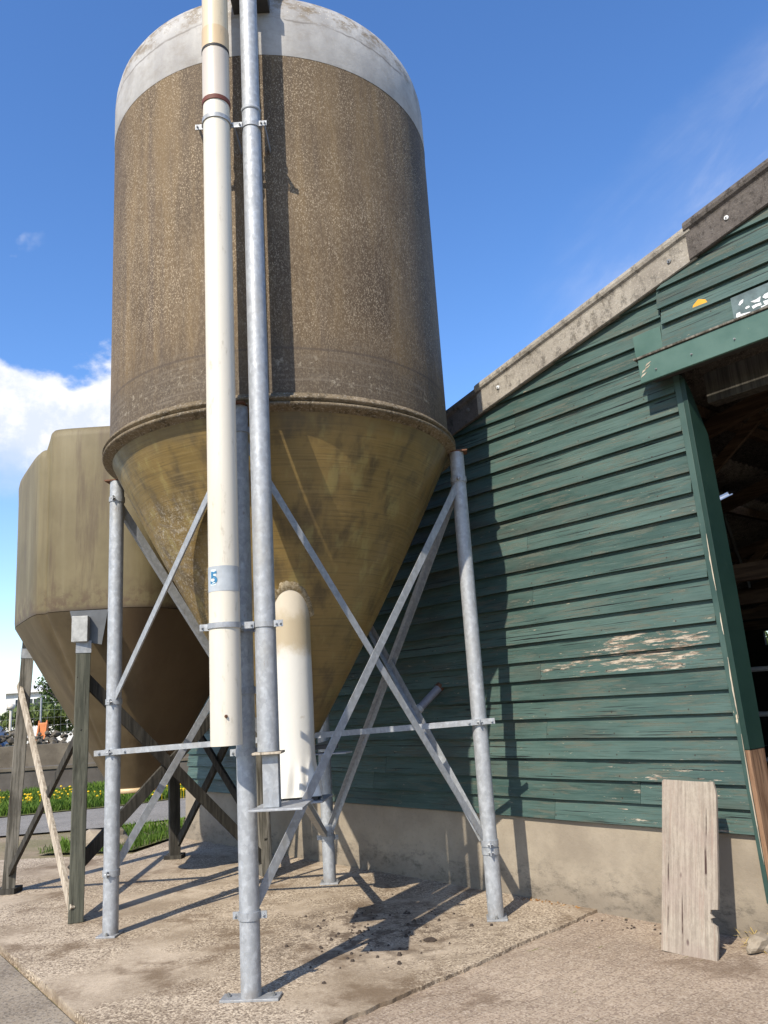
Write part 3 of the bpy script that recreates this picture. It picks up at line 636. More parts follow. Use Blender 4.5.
mb.build('purlin', INW, barn)
TR = [2.6, 5.2, 8.0, 11.0]
for yy in TR:
    mb = MB()
    M, l = frame((LEFT+.1, yy, rl(LEFT)-.12), (RIDGE, yy, rl(RIDGE)-.12), (0, 1, 0)); mb.box((-.08, -.05, 0), (.08, .05, l), M)
    mb.box((LEFT+.1, yy-.05, 2.55), (RIDGE, yy+.05, 2.72))
    for a, b in (((-7.9, 2.7), (-5.6, 3.6)), ((-5.2, 2.7), (-3.2, 4.2)), ((-2.2, 2.7), (-3.2, 4.2)), ((-.2, 2.7), (.6, 5.1))):
        M, l = frame((a[0], yy+.08, a[1]), (b[0], yy+.08, b[1]), (0, 1, 0)); mb.box((-.05, -.025, 0), (.05, .025, l), M)
    for px in (-6.4, -1.8): mb.box((px-.07, yy-.07, -.02), (px+.07, yy+.07, 2.55))
    mb.build('roof_truss', INW, barn)
mb = MB()
mb.tube([(-4.2, 3.2, 4.05), (-4.2, 3.2, 3.3), (-4.18, 3.2, 2.7)], .012, 8); mb.build('hanging_cable', DARKM, barn)
mb = MB(); mb.tube([(-5.1, 5.6, 3.9), (-5.0, 5.6, 3.3), (-4.9, 5.6, 2.8)], .03, 8); mb.build('down_pipe', DARKM, barn)
mb = MB()
for zz in (.7, 1.2, 1.7): mb.tube([(-9, 4.0, zz), (1.5, 4.0, zz)], .03, 10)
for xx in (-7, -5, -3.4, -1.2): mb.tube([(xx, 4.0, -.02), (xx, 4.0, 1.8)], .04, 10)
mb.build('stall_rail', GALVB, barn)
mb = MB(); mb.box((LEFT+.2, .21, -.02), (9, DEPTH-.1, -.002)); mb.build('barn_floor', m_conc('barn_floor_concrete', (.06, .05, .04), (.10, .085, .07)), barn)
# vent stub on the boards behind the silo
mb = MB(); a = Vector((-5.38, -.03, 1.70)); b = a+Vector((-.09, -.20, -.19))
mb.tube([a, b], .036, 20); st = mb.build('vent_stub', m_plain('grey_plastic', (.22, .22, .25), .5), barn)
mb = MB(); dd = (b-a).normalized(); mb.tube([b-dd*.03, b+dd*.008], .041, 20); mb.build('rim', m_plain('pale_plastic', (.45, .45, .44), .5), st)
mb = MB(); mb.tube([a-dd*.02, a+dd*.012], .042, 16); mb.build('collar', RUST, st)

# ------------------------------------------------------------------ FEED SILO
CX, CY = -.824, 6.545
silo = empty('feed_silo', (CX, CY, 0)); tag(silo, 'tall brown cylindrical feed silo with grey top band on galvanised tube legs', 'silo')
RC = 1.407
mb = MB(); mb.lathe([(RC, 3.66), (RC, 4.3), (RC, 5.4), (RC, 6.455)], 128); mb.build('silo_drum', m_silo_wall(), silo)
mb = MB(); mb.lathe([(RC+.002, 6.450), (RC+.003, 6.452), (RC+.003, 6.82), (RC-.004, 6.90), (RC-.022, 6.98), (RC-.06, 7.05), (RC-.14, 7.115), (RC-.30, 7.19), (.25, 7.50), (.25, 7.58), (0.001, 7.60)], 128); mb.build('silo_roof', m_silo_band(), silo)
RING = m_fc('flange_fibreglass', (.13, .10, .06), (.20, .155, .10))
mb = MB(); mb.lathe([(RC-.01, 3.70), (RC+.012, 3.695), (RC+.022, 3.672), (RC+.050, 3.660), (RC+.056, 3.650), (RC+.054, 3.640), (RC+.022, 3.634), (RC+.020, 3.622), (RC+.052, 3.616), (RC+.055, 3.606), (RC+.050, 3.594), (RC+.012, 3.588), (RC-.02, 3.57)], 128, auto=False)
mb.build('flange_ring', RING, silo)
prof = []
for i in range(15):
    t = i/14; zz = 3.60-(3.60-1.34)*t; rr = 1.40+(.17-1.40)*t+.035*math.sin(math.pi*min(1, t*1.0))**1
    prof.append((rr-.012*0, zz))
prof += [(.172, 1.30), (.16, 1.29)]
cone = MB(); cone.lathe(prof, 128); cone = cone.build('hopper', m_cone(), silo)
LR, PHI, LEGR = 1.463, -.074, .059
def lp(k, z, r=LR): a = PHI+k*math.pi/2; return Vector((r*math.cos(a), r*math.sin(a), z))
for k, zt in ((0, 3.59), (1, 3.59), (2, 3.59), (3, 3.59)):
    mb = MB(); mb.tube([(0, 0, .012), (0, 0, zt)], LEGR, 28)
    leg = mb.build('leg', GALV, silo) if k == 0 else None
    if k == 0: legd = leg.data
    else:
        leg = bpy.data.objects.new('leg', legd); scene.collection.objects.link(leg); leg.parent = silo
    leg.location = lp(k, 0); leg.rotation_euler = (0, 0, PHI+k*math.pi/2)
    mb = MB()
    if k in (3,): mb.box((-.055, -.17, 0), (.06, .17, .014)); bl = [(0.005, -.13), (0.005, .13)]
    else: mb.box((-.07, -.085, 0), (.08, .085, .014)); bl = [(.0, -.07), (.0, .072)]
    bp = mb.build('base_plate', GALVB, leg, .002)
    for q in bl:
        mb = MB(); bolt(mb, (q[0], q[1], .014), (0, 0, 1), .013, .012); mb.build('bolt', BOLT, leg)
    mb = MB(); mb.box((-.10, -.06, 3.585), (.09, .06, 3.597)); mb.build('top_plate', RUST, leg)
    zs = {0: (3.35, .525, .47, 1.405), 1: (3.43, .40), 2: (3.425, 1.735, .445, 1.345), 3: (3.42, .44, 1.355, 2.1, 1.72)}[k]
    for zz in zs:
        mb = MB(); mb.lathe([(LEGR+.0005, zz-.022), (LEGR+.007, zz-.022), (LEGR+.007, zz+.022), (LEGR+.0005, zz+.022)], 28, auto=True)
        sg_ = {0: -1, 1: 1, 2: -1, 3: 1}[k]
        mb.box((-.005, LEGR*sg_ if sg_ > 0 else -LEGR-.045, zz-.02), (.003, LEGR+.045 if sg_ > 0 else -LEGR, zz+.02))
        mb.box((-.005, -LEGR-.04 if sg_ > 0 else LEGR, zz-.02), (.003, -LEGR if sg_ > 0 else LEGR+.04, zz+.02))
        for yy in (-LEGR-.025, LEGR+.025): bolt(mb, (.003, yy, zz), (1, 0, 0), .010, .008); bolt(mb, (-.005, yy, zz), (-1, 0, 0), .010, .008)
        mb.build('clamp', GALVB, leg)
def brace(k0, z0, k1, z1, off, w=.06, fl=.045):
    a, b = lp(k0, z0), lp(k1, z1); mid = (lp(k0, 0)+lp(k1, 0))/2; out_ = Vector((mid.x, mid.y, 0)).normalized()
    d = (b-a).normalized(); a = a+d*.045; b = b-d*.045
    mb = MB(); angle_bar(mb, a+out_*off, b+out_*off, out_, w, .005, fl); mb.build('brace', GALVB, silo)
brace(0, 3.35, 3, .44, .012); brace(3, 3.42, 0, .500, -.012, .05)
brace(0, 3.33, 1, .40, .012); brace(1, 3.43, 0, .52, -.012)
brace(2, 3.43, 1, .42, .010, .065, -.045); brace(2, .445, 1, 3.43, -.010, .06, -.045)
brace(2, 1.735, 3, 3.42, .010)
# long horizontal tie L-R, just under the hopper mouth, and a second F-B one
mb = MB(); a = lp(2, 1.345); b = lp(0, 1.405); d = (b-a).normalized(); off = Vector((0, -.075, 0))
angle_bar(mb, a-d*.13+off, b+d*.11+off, (0, -1, 0), .042, .005, .03)
for q in (a-d*.09, a+d*.12, b-d*.09, b+d*.085): bolt(mb, q+off+Vector((0, -.003, 0)), (0, -1, 0), .012, .008)
mb.build('tie_bar', GALVB, silo)
mb = MB(); angle_bar(mb, lp(1, 1.26)+Vector((.066, 0, 0)), Vector((.03, .2, 1.25)), (1, 0, 0), .042); mb.build('tie_bar', GALVB, silo)
# outlet boot standing out of the hopper, flaring to a square foot
BX, BY = -.735-CX, 5.895-CY
def boot_r(zz, a):
    f = max(0, min(1, (1.27-zz)/.27))**1.2
    sq = min(.175/max(abs(math.cos(a-R(8))), abs(math.sin(a-R(8)))), .235)
    return .142*(1-f)+(sq+.022*math.cos(a*11+1)*(1-f)*f*4)*f
mb = MB(); seg = 96; vs = []; zl = [1.005, 1.015, 1.04, 1.08, 1.12, 1.17, 1.22, 1.28, 1.4, 1.7, 2.0, 2.2, 2.4, 2.6, 2.75]
for zz in zl:
    for k in range(seg):
        a = 2*math.pi*k/seg; rr = boot_r(zz, a)
        w = 1+.02*mnoise.noise(Vector((math.cos(a)*2, math.sin(a)*2, zz*5)))*(3 if zz > 2.25 else 1)
        vs.append((BX+math.cos(a)*rr*w, BY+math.sin(a)*rr*w, zz))
n_ = len(zl); mb.add(vs, [(i*seg+k, i*seg+(k+1) % seg, (i+1)*seg+(k+1) % seg, (i+1)*seg+k) for i in range(n_-1) for k in range(seg)], True)
mb.add(vs[:seg], [tuple(range(seg))]); mb.add(vs[-seg:], [tuple(range(seg))])
boot = mb.build('outlet_boot', BOOT, silo)
# frayed laminate band where the boot is glassed to the hopper
mb = MB(); vs = []; nn_ = 72
def hop_r(z): t = (3.60-z)/2.26; return 1.40-1.23*t+.035*math.sin(math.pi*min(1, t))
for k in range(nn_+1):
    a = R(180)+R(180)*k/nn_
    for (rr, lift) in ((.141, .004), (.150, .006), (.170+.02*mnoise.noise(Vector((a*5, 1, 1))), .003), (.178+.03*mnoise.noise(Vector((a*7, 3, 1))), -.008)):
        x, y = BX+rr*math.cos(a), BY+rr*math.sin(a); q = math.hypot(x, y); lo, hi = 1.4, 3.5
        for _ in range(30):
            mz = (lo+hi)/2
            if hop_r(mz) < q: lo = mz
            else: hi = mz
        k_ = 1+lift/q*.87; vs.append((x*k_, y*k_, mz-lift*.5))
mb.add(vs, [(i*4+j, i*4+j+1, i*4+j+5, i*4+j+4) for i in range(nn_) for j in range(3)], True)
def m_lam():
    g = G('frayed_laminate'); c = g.mix(g.rng(g.noise(30, 6, .8), .42, .6), (.17, .125, .06), (.36, .30, .20)); return g.fin(c, .7, nrm=g.bump(g.noise(40, 6, .8), .4, .005))
mb.build('laminate_band', m_lam(), silo)
mb = MB(); mb.prism([(BX-.23, BY-.27), (BX+.20, BY-.20), (BX+.24, BY+.20), (BX-.18, BY+.18)], .965, .977); mb.build('boot_plate', GALVB, silo, .002)
mb = MB(); mb.box((BX-.15, BY-.14, .978), (BX+.16, BY+.15, 1.003)); mb.build('boot_gasket', DARKM, silo)
for q in ((-.17, -.19), (.05, -.185), (.185, -.10)):
    mb = MB(); bolt(mb, (BX+q[0], BY+q[1], .977), (0, 0, 1), .012, .01); mb.build('bolt', BOLT, silo)
mb = MB(); mb.prism([(BX+.10, BY+.02), (BX+.36, BY-.02), (BX+.40, BY+.10), (BX+.14, BY+.2)], 1.262, 1.272); mb.build('slide_gate', GALVB, silo, .002)
mb = MB(); mb.prism([(BX+.12, BY+.02), (BX+.30, BY+.0), (BX+.30, BY+.10), (BX+.14, BY+.2)], 1.300, 1.325); mb.build('gate_plate', DARKM, silo, .002)
mb = MB(); angle_bar(mb, Vector((BX+.05, BY, .94)), lp(1, .42)+Vector((-.03, -.07, 0)), (0, -1, 0), .05); mb.build('brace', GALVB, silo)
mb = MB(); angle_bar(mb, Vector((.12, .6, 1.02)), Vector((.27, .75, 1.28)), (0, -1, 0), .05); mb.build('gate_lever', GALVB, silo)
# thin conduit and timber prop behind the boot
mb = MB(); mb.tube([(-.70, 2.63, 0), (-.70, 2.63, 1.34)], .03, 12); mb.build('conduit', GALVB, silo)

# ---- filling pipe (cream plastic) and return pipe (galvanised), fixed to the front leg
def bend(x, y, z0, r, tx, ty):
    "vertical pipe that bends over towards (tx,ty)"
    d = Vector((tx-x, ty-y, 0)); l = d.length; d.normalize(); rb = .42; pts = [(x, y, z0)]
    zt = 7.62
    pts.append((x, y, zt))
    for i in range(1, 9):
        a = i/8*R(80); pts.append((x+d.x*rb*(1-math.cos(a)), y+d.y*rb*(1-math.cos(a)), zt+rb*math.sin(a)))
    p = pts[-1]; pts.append((x+d.x*l, y+d.y*l, p[2]+.02)); return pts
PK = .977
def zc(z): return 1.6+(z-1.6)*PK
px, py = -1.022*PK-CX, 4.945*PK-CY
def seg_pipe(mb, z0, z1, r): z0, z1, r = zc(z0), zc(z1), r*PK; mb.lathe([(r-.007, z0), (r, z0), (r, z1), (r-.007, z1)], 40, (px, py), auto=True)
mb = MB(); seg_pipe(mb, 1.405, 5.845, .0945); mb.lathe([(.0855, zc(1.405)), (.0855, 2.2)], 40, (px, py)); mb.lathe([(.001, 2.2), (.0855, 2.2)], 40, (px, py)); fp = mb.build('fill_pipe', PVC, silo)
mb = MB(); seg_pipe(mb, 5.86, 6.285, .0975); mb.build('pipe_sleeve', PVCP, fp)
mb = MB(); seg_pipe(mb, 6.30, 6.47, .0985); mb.build('pipe_socket', PVCT, fp)
mb = MB(); mb.tube(bend(px, py, zc(6.47), .095, 0, 0), .0945*PK, 32); mb.build('upper_pipe', PVCY, fp)
mb = MB(); seg_pipe(mb, 5.835, 5.870, .1015); mb.build('seal_ring', RED, fp)
mb = MB(); seg_pipe(mb, 6.282, 6.303, .1005); mb.build('seal_ring', GASKET, fp)
mb = MB(); mb.tube([(px, py, zc(2.318)), (px, py, zc(2.474))], .0962*PK, 40, False); tp = mb.build('tape_band', TAPE, fp)
mb = MB(); vs = []
for zz in (zc(2.355), zc(2.455)):
    for a in (232, 240, 248, 256): vs.append((px+.0972*PK*math.cos(R(a-4)), py+.0972*PK*math.sin(R(a-4)), zz))
mb.add(vs, [(i, i+1, i+5, i+4) for i in range(3)], True); stk = mb.build('number_sticker', STICK, fp)
cu = bpy.data.curves.new('numeral', 'FONT'); cu.body = '5'; cu.size = .115; cu.offset = .003; cu.align_x = 'CENTER'
to = bpy.data.objects.new('numeral_tmp', cu); scene.collection.objects.link(to); bpy.context.view_layer.update()
me = bpy.data.meshes.new_from_object(to.evaluated_get(bpy.context.evaluated_depsgraph_get())); bpy.data.objects.remove(to)
for v in me.vertices:
    a = R(243)+v.co.x/.095; zz = zc(2.366)+v.co.y*.9; v.co = (px+.0965*math.cos(a), py+.0965*math.sin(a), zz)
me.materials.clear(); me.materials.append(INK); num = bpy.data.objects.new('numeral', me); scene.collection.objects.link(num); num.parent = stk
mb = MB(); bolt(mb, (px+.02, py-.090, 1.575), (0, -1, 0), .010, .008); mb.build('screw', RUST, fp)
gx, gy = -.784*PK-CX, 5.018*PK-CY
mb = MB(); mb.tube([(gx, gy, 1.36), (gx, gy, zc(5.84))], .0645, 32); gp = mb.build('return_pipe', GALV, silo)
mb = MB(); mb.tube(bend(gx, gy, zc(5.84), .06, .12, .05), .063, 32); mb.build('upper_pipe', GALV, gp)
mb = MB(); mb.lathe([(.063, zc(5.825)), (.070, zc(5.828)), (.070, zc(5.852)), (.063, zc(5.855))], 32, (gx, gy)); mb.build('joint_ring', GALVB, gp)
mb = MB(); mb.box((gx-.085, gy-.085, 1.345), (gx+.085, gy+.085, 1.358)); mb.build('pipe_flange', PALEW, gp, .002)
mb = MB(); mb.box((gx-.035, gy-.03, 1.048), (gx+.058, gy+.06, 1.343)); mb.build('drop_box', GALVB, gp, .003)
mb = MB(); mb.prism([(gx-.115, gy-.08), (gx+.20, gy-.11), (gx+.22, gy+.30), (gx-.02, gy+.30)], 1.035, 1.047); mb.build('drop_plate', GALVB, gp, .002)
# straps round both pipes, tied to the leg or to the drum
def strap(zz, x0, x1, nm='pipe_strap', wall=False):
    mb = MB()
    for (ax, ay, rr) in ((px, py, .0945), (gx, gy, .0650)):
        mb.lathe([(rr, zz-.016), (rr+.006, zz-.016), (rr+.006, zz+.016), (rr, zz+.016)], 36, (ax, ay), auto=True)
    for a, b in ((px-.155, px-.09), (px+.09, gx-.06), (gx+.06, gx+.115)):
        mb.box((a, py-.0+.02, zz-.02), (b, py+.028, zz+.02))
        for q in (a+.015, b-.015): bolt(mb, (q, py+.02, zz), (0, -1, 0), .008, .008)
    if wall:
        for q in (px-.13, px+.115, gx+.095): mb.box((q-.004, py+.028, zz-.02), (q+.004, -math.sqrt(max(0, RC**2-q*q))+.01, zz+.02))
    if not wall:
        mb.box((.0-(CX+.938)-.02, py+.03, zz-.02), (.0-(CX+.938)+.02, -1.463-.055, zz+.02))
    mb.build(nm, GALVB, silo)
strap(2.10, 0, 0); strap(zc(5.70), 0, 0, wall=True)
mb = MB(); mb.box((gx-.15, -1.58, 6.83), (gx+.13, -1.40, 6.95)); mb.box((gx-.12, -1.50, 6.951), (gx+.12, -1.0, 7.35)); mb.build('top_bracket', DARKM, silo, .006)

# ------------------------------------------------------------------ SMALL SILO on timber posts
SX, SY = -2.68, 8.50
s2 = empty('small_silo', (SX, SY, 0)); tag(s2, 'squat olive lobed silo with funnel bottom on weathered timber posts', 'silo')
def lobed(a):
    "rounded eight-sided tank section"
    cs, sn = math.cos(a), math.sin(a); p = 16; acc = 0
    for nx, ny, d in ((1, 0, 1.27), (-1, 0, 1.31), (0, 1, 1.31), (0, -1, 1.31), (.833, .553, 1.10), (-.833, .553, 1.14), (.833, -.553, 1.12), (-.833, -.553, 1.14)):
        q = (cs*nx+sn*ny)/d
        if q > 0: acc += q**p
    r = acc**(-1/p)
    for a0 in (R(249.5), R(69.5)):
        d = (a-a0)/.035; r -= .045*math.exp(-d*d)
    return r
def top_drop(a):
    d = math.degrees(a); s_ = lambda x: max(0, min(1, x))
    return .17*s_((d-176)/6)*s_((249.5-d)/1.2)
OL = m_olive()
seg = 360
def m_hop():
    g = G('brown_hopper_fibreglass'); x, y, z = g.xyz()
    c = g.mix(g.rng(g.noise(2, 5, .6), .3, .7), (.080, .058, .030), (.125, .095, .050))
    c = g.mix(g.rng(g.noise(6, 5, .6, g.map((1, 1, .12))), .45, .7, 0, .6), c, (.15, .115, .065))
    c = g.mix(g.rng(x, -.1, .5, 0, .55), c, (.085, .045, .018))  # shaded right-hand side painted in as darker brown
    return g.fin(c, .6, nrm=g.bump(g.noise(20, 5), .2, .006))
HOPM = m_hop()
def ring(mb_v, z, sc, blend, rc): 
    for k in range(seg):
        a = 2*math.pi*k/seg; rr = lobed(a)*sc*(1-blend)+rc*blend; mb_v.append((rr*math.cos(a), rr*math.sin(a), z-(top_drop(a)*min(1, (z-3.9)/.3) if z > 3.9 else 0)))
def skin(name, rings, mat, par, cap=False):
    vs = []
    for (z, sc, bl, rc) in rings: ring(vs, z, sc, bl, rc)
    mb = MB(); n = len(rings); mb.add(vs, [(i*seg+k, i*seg+(k+1) % seg, (i+1)*seg+(k+1) % seg, (i+1)*seg+k) for i in range(n-1) for k in range(seg)], True)
    if cap: mb.add(vs[-seg:], [tuple(range(seg))])
    return mb.build(name, mat, par)
skin('silo_body', [(2.57, 1.0, 0, 1), (2.62, 1.005, 0, 1), (3.4, 1.01, 0, 1), (3.9, 1.015, 0, 1), (4.22, 1.02, 0, 1), (4.28, 1.012, 0, 1), (4.31, .99, 0, 1), (4.325, .96, .0, 1.0), (4.40, .55, .5, .6), (4.45, .2, 1, .2)], OL, s2, True)
rg = [(2.565, 1.0, 0, 1)]
for i in range(1, 13):
    t = i/12; rg.append((2.565-t*1.65, 1, t, .24))
skin('hopper', rg, HOPM, s2)
mb = MB(); mb.lathe([(.24, .93), (.26, .92), (.26, .885), (.23, .88), (.001, .88)], 48); mb.build('hopper_mouth', PVCT, s2)
mb = MB(); mb.tube([(-.36, -1.10, 4.12), (-.36, -1.10, 4.30), (-.34, -1.06, 4.34)], [.085, .085, .06], 20); mb.build('lifting_lug', OL, s2)
posts = {'F': ((-2.74, 7.15), (-2.735, 7.16), 2.43, GRW), 'L': ((-3.93, 8.49), (-3.83, 8.49), 2.52, OLDW), 'B': ((-2.66, 9.88), (-2.66, 9.82), 2.75, DKW), 'R': ((-1.40, 8.57), (-1.46, 8.55), 2.75, OLDW)}
pp = {}
for kx, (b, t, h, mt) in posts.items():
    b3 = Vector((b[0]-SX, b[1]-SY, 0)); t3 = Vector((t[0]-SX, t[1]-SY, h-.22)); pp[kx] = (b3, t3)
    ang = math.atan2(b3.y, b3.x); M, l = frame(b3, t3, (math.cos(ang+R(24)), math.sin(ang+R(24)), 0))
    mb = MB(); n = 10; vs = []
    for i in range(n+1):
        for (sx, sy) in ((-1, -1), (1, -1), (1, 1), (-1, 1)):
            j = mnoise.noise(Vector((i*.9, sx*3+b[0], sy*3)))*.006; vs.append(M @ Vector((sx*.060+j, sy*.060+j, l*i/n)))
    fs = [(i*4+k, i*4+(k+1) % 4, (i+1)*4+(k+1) % 4, (i+1)*4+k) for i in range(n) for k in range(4)]+[(3, 2, 1, 0), (n*4, n*4+1, n*4+2, n*4+3)]
    mb.add(vs, fs); post = mb.build('timber_post', mt, s2, .006)
    Mb = M.copy(); WB = m_plain('white_galvanised_bracket', (.42, .42, .40), .5, .2, .35, 14) if kx in 'FL' else DARKM
    mb = MB(); mb.box((-.064, -.064, l-.03), (.064, .064, l+.075), Mb); sl_ = mb.build('post_shoe', GALVB if kx in 'FL' else DARKM, post)
    if kx == 'F':
        mb = MB(); fm = Matrix.Translation((b3.x-.005, b3.y-.02, 0)) @ Matrix.Rotation(R(8), 4, 'Z')
        mb.box((-.068, -.075, 2.275), (.068, .02, 2.50), fm); mb.build('bracket_box', WB, post, .004)
        mb = MB(); mb.prism([(-.11, 2.56), (.22, 2.56), (.17, 2.25), (.07, 2.27), (-.07, 2.40)], 0, .012, fm @ Matrix(((1, 0, 0, 0), (0, 0, 1, .022), (0, 1, 0, 0), (0, 0, 0, 1)))); mb.build('hanger_plate', m_plain('grey_steel_plate', (.12, .125, .13), .5, .4), post)
    else:
        mb = MB(); mb.box((-.070, -.05, l+.076), (-.045, .06, l+.36), Mb); mb.box((-.0449, -.04, l+.076), (.05, .05, l+.34), Mb); mb.build('hanger_plate', DARKM, post)
mb = MB(); mb.box((-.10, -.09, -.02), (.10, .10, .05), Matrix.Translation(pp['L'][0])); mb.build('post_foot', DKW, s2)
mb = MB(); mb.box((-.10, -.10, -.02), (.10, .10, .04), Matrix.Translation(pp['B'][0])); mb.build('post_foot', DKW, s2)
def tb(a, za, b, zb, mat, off, w=.10, t=.035):
    (ab, at_), (bb, bt) = pp[a], pp[b]
    p = ab.lerp(at_, za/at_.z); q = bb.lerp(bt, zb/bt.z); mid = (ab+bb)/2; o_ = Vector((mid.x, mid.y, 0)).normalized()
    M, l = frame(p+o_*off, q+o_*off, o_); mb = MB(); mb.box((-w/2, -t/2, -.05), (w/2, t/2, l+.05), M, jit=.003); mb.build('timber_brace', mat, s2, .003)
tb('L', 1.98, 'F', .14, PALEW, .050, .070); tb('L', .16, 'F', 1.52, DKW, .010, .065)
tb('F', 1.97, 'R', .12, DKW, .022); tb('F', .42, 'R', 2.0, DKW, -.022)
tb('B', .12, 'R', 1.9, DKW, .022, .08); tb('B', 1.9, 'R', .35, DKW, -.022, .08)

# ------------------------------------------------------------------ leaning plank
def m_plank():
    g = G('bleached_plank_wood')
    gr = g.math('ADD', g.math('MULTIPLY', g.noise(1, 6, .72, g.map((48, 14, 2.2))), .6), g.math('MULTIPLY', g.noise(38, 6, .8, g.map((1, 1, .5))), .4))
    c = g.mix(g.rng(gr, .36, .64), (.22, .188, .150), (.37, .325, .265))
    c = g.mix(g.rng(g.noise(1, 4, .7, g.map((60, 20, 2.2), loc=(3, 1, 1))), .56, .64, 0, .5), c, (.24, .17, .13))
    cr = g.math('MULTIPLY', g.rng(g.noise(1, 2, .6, g.map((22, 10, .7), loc=(7.7, 2, 3.2))), .645, .665), g.rng(g.noise(5, 3), .42, .55))
    c = g.mix(cr, c, (.035, .018, .016))
    kn = g.rng(g.vor(6.5, g.map((1, 1, .45), loc=(.2, 0, .4))), .085, .045)
    c = g.mix(g.math('MULTIPLY', kn, .8), c, (.055, .028, .03))
    c = g.mix(g.rng(g.noise(1.6, 5, .6, g.map(loc=(2, 2, 0))), .45, .7, 0, .5), c, (.25, .19, .165))
    return g.fin(c, .88, nrm=g.bump(g.math('SUBTRACT', gr, g.math('MULTIPLY', cr, 1.5)), .55, .006), spec=.15)
bl, brr = Vector((1.565, 5.545, -.018)), Vector((1.825, 5.285, -.018))
xd = (brr-bl).normalized(); wv = Vector((N2.x, N2.y, 0)); ln_ = .225; hgt = 1.005
plank = MB(); pw = (brr-bl).length; upd = (wv*ln_+Vector((0, 0, hgt))+xd*.095).normalized(); l = (wv*ln_+Vector((0, 0, hgt))).length
outl = [(0, 0), (pw-.03, 0), (pw-.012, .008), (pw-.006, .15), (pw-.012, .20), (pw-.045, .215), (pw-.050, .235), (pw-.028, .245), (pw-.052, .262), (pw-.048, .285), (pw-.004, .292), (pw, .40), (pw-.002, .95), (pw-.006, .972), (pw-.022, l), (pw*.6, l-.005), (.01, l-.008), (.0, l-.02), (.002, .5)]
nd = upd.cross(xd); nd = nd if nd.dot(wv) < 0 else -nd
M = Matrix((xd, nd*-1, upd)).transposed().to_4x4(); M.translation = bl
plank.prism([(x, y) for x, y in outl], -.012, .012, Matrix(((1, 0, 0, 0), (0, 0, -1, 0), (0, 1, 0, 0), (0, 0, 0, 1))))
po = plank.build('plank', m_plank(), None, .002); po.matrix_world = M
tag(po, 'bleached wide wooden plank leaning on the barn plinth beside the opening', 'plank')

# ------------------------------------------------------------------ small ground things
def rock(name, loc, r, mat, label, cat='stone', sq=(1, 1, .6), rz=0, group=None):
    bm = bmesh.new(); bmesh.ops.create_icosphere(bm, subdivisions=3, radius=1)
    for v in bm.verts:
        d = 1+mnoise.noise(v.co*1.3+Vector(loc))*.45+mnoise.noise(v.co*4+Vector(loc))*.12
        v.co = Vector((v.co.x*sq[0], v.co.y*sq[1], v.co.z*sq[2]))*d*r
    me = bpy.data.meshes.new(name); bm.to_mesh(me); bm.free(); me.materials.append(mat)
    for p in me.polygons: p.use_smooth = False
    o = bpy.data.objects.new(name, me); scene.collection.objects.link(o); o.location = loc; o.rotation_euler = (0, 0, rz); tag(o, label, cat, group); return o
STONE = m_conc('broken_concrete', (.24, .20, .15), (.36, .31, .24)); 
c_ = wpt(2.62, -.16); rock('stone', (c_[0]+.00, c_[1]+.0, .02), .10, STONE, 'broken lump of concrete on the ground right of the leaning plank', 'stone', (1.5, .6, .55), R(40))
rock('boulder', (-3.95, 11.15, .02), .26, STONE, 'pale field stone in the grass behind the galvanised legs', 'stone', (1.3, .8, .8), .4)
rock('clod', (.13, 5.98, .005), .03, m_plain('dark_soil', (.05, .035, .025), .95), 'largest dark dirt clod on the slab in front of the right leg', 'dirt clod', (1.4, 1, .5))
mb = MB(); random.seed(3)
for i in range(150):
    a = random.random(); x = random.gauss(-.28, .30); y = random.gauss(6.25, .38); r = random.choice([.006, .009, .012, .018])*random.uniform(.7, 1.2)
    if i > 110: q = wpt(random.uniform(3.0, 5.2), -random.uniform(.03, .3)); x, y = q; r = random.uniform(.006, .014)
    pts = []
    for k in range(6): aa = k*math.pi/3+random.uniform(-.3, .3); pts.append((x+r*math.cos(aa)*random.uniform(.7, 1.2), y+r*math.sin(aa)*random.uniform(.7, 1.2)))
    zb = -.025 if (i > 110) else -.001
    n = 6; vs = [(*p, zb) for p in pts]+[(x+(p[0]-x)*.6, y+(p[1]-y)*.6, zb+r*.9) for p in pts]
    mb.add(vs, [tuple(range(6, 12))]+[(k, (k+1) % 6, 6+(k+1) % 6, 6+k) for k in range(6)])
tag(mb.build('dirt_crumbs', m_plain('dark_dirt', (.055, .04, .03), .95)), 'dark dirt crumbs scattered over the slab in the silo shadow', 'dirt', kind='stuff')
STRAW = m_leaf('dry_straw', (.42, .30, .10), (.62, .50, .22)); mb = MB()
for i in range(260):
    s_ = random.gauss(2.52, .12); of = -abs(random.gauss(.04, .08)); x, y = wpt(s_, of); a = random.uniform(0, 3.14); l_ = random.uniform(.03, .12); z0 = random.uniform(-.02, .03); w = .003
    dx, dy = math.cos(a)*l_/2, math.sin(a)*l_/2; nx, ny = -math.sin(a)*w, math.cos(a)*w; dz = random.uniform(-.01, .03)
    mb.add([(x-dx-nx, y-dy-ny, z0), (x+dx-nx, y+dy-ny, z0+dz), (x+dx+nx, y+dy+ny, z0+dz), (x-dx+nx, y-dy+ny, z0)], [(0, 1, 2, 3)], c=random.random())
tag(mb.build('straw_litter', STRAW), 'loose dry straw at the foot of the barn door jamb', 'straw', kind='stuff')
mb = MB(); LF = m_leaf('dead_leaves', (.22, .10, .03), (.40, .22, .08))
for i in range(60):
    x, y = wpt(random.uniform(4.05, 4.6), -random.uniform(.01, .10)); r = random.uniform(.008, .022); a = random.uniform(0, 6.28)
    mb.add([(x+r*math.cos(a+k*math.pi/2)*(1 if k % 2 else .5), y+r*math.sin(a+k*math.pi/2)*(1 if k % 2 else .5), random.uniform(-.018, .012)) for k in range(4)], [(0, 1, 2), (0, 2, 3)], c=random.random())
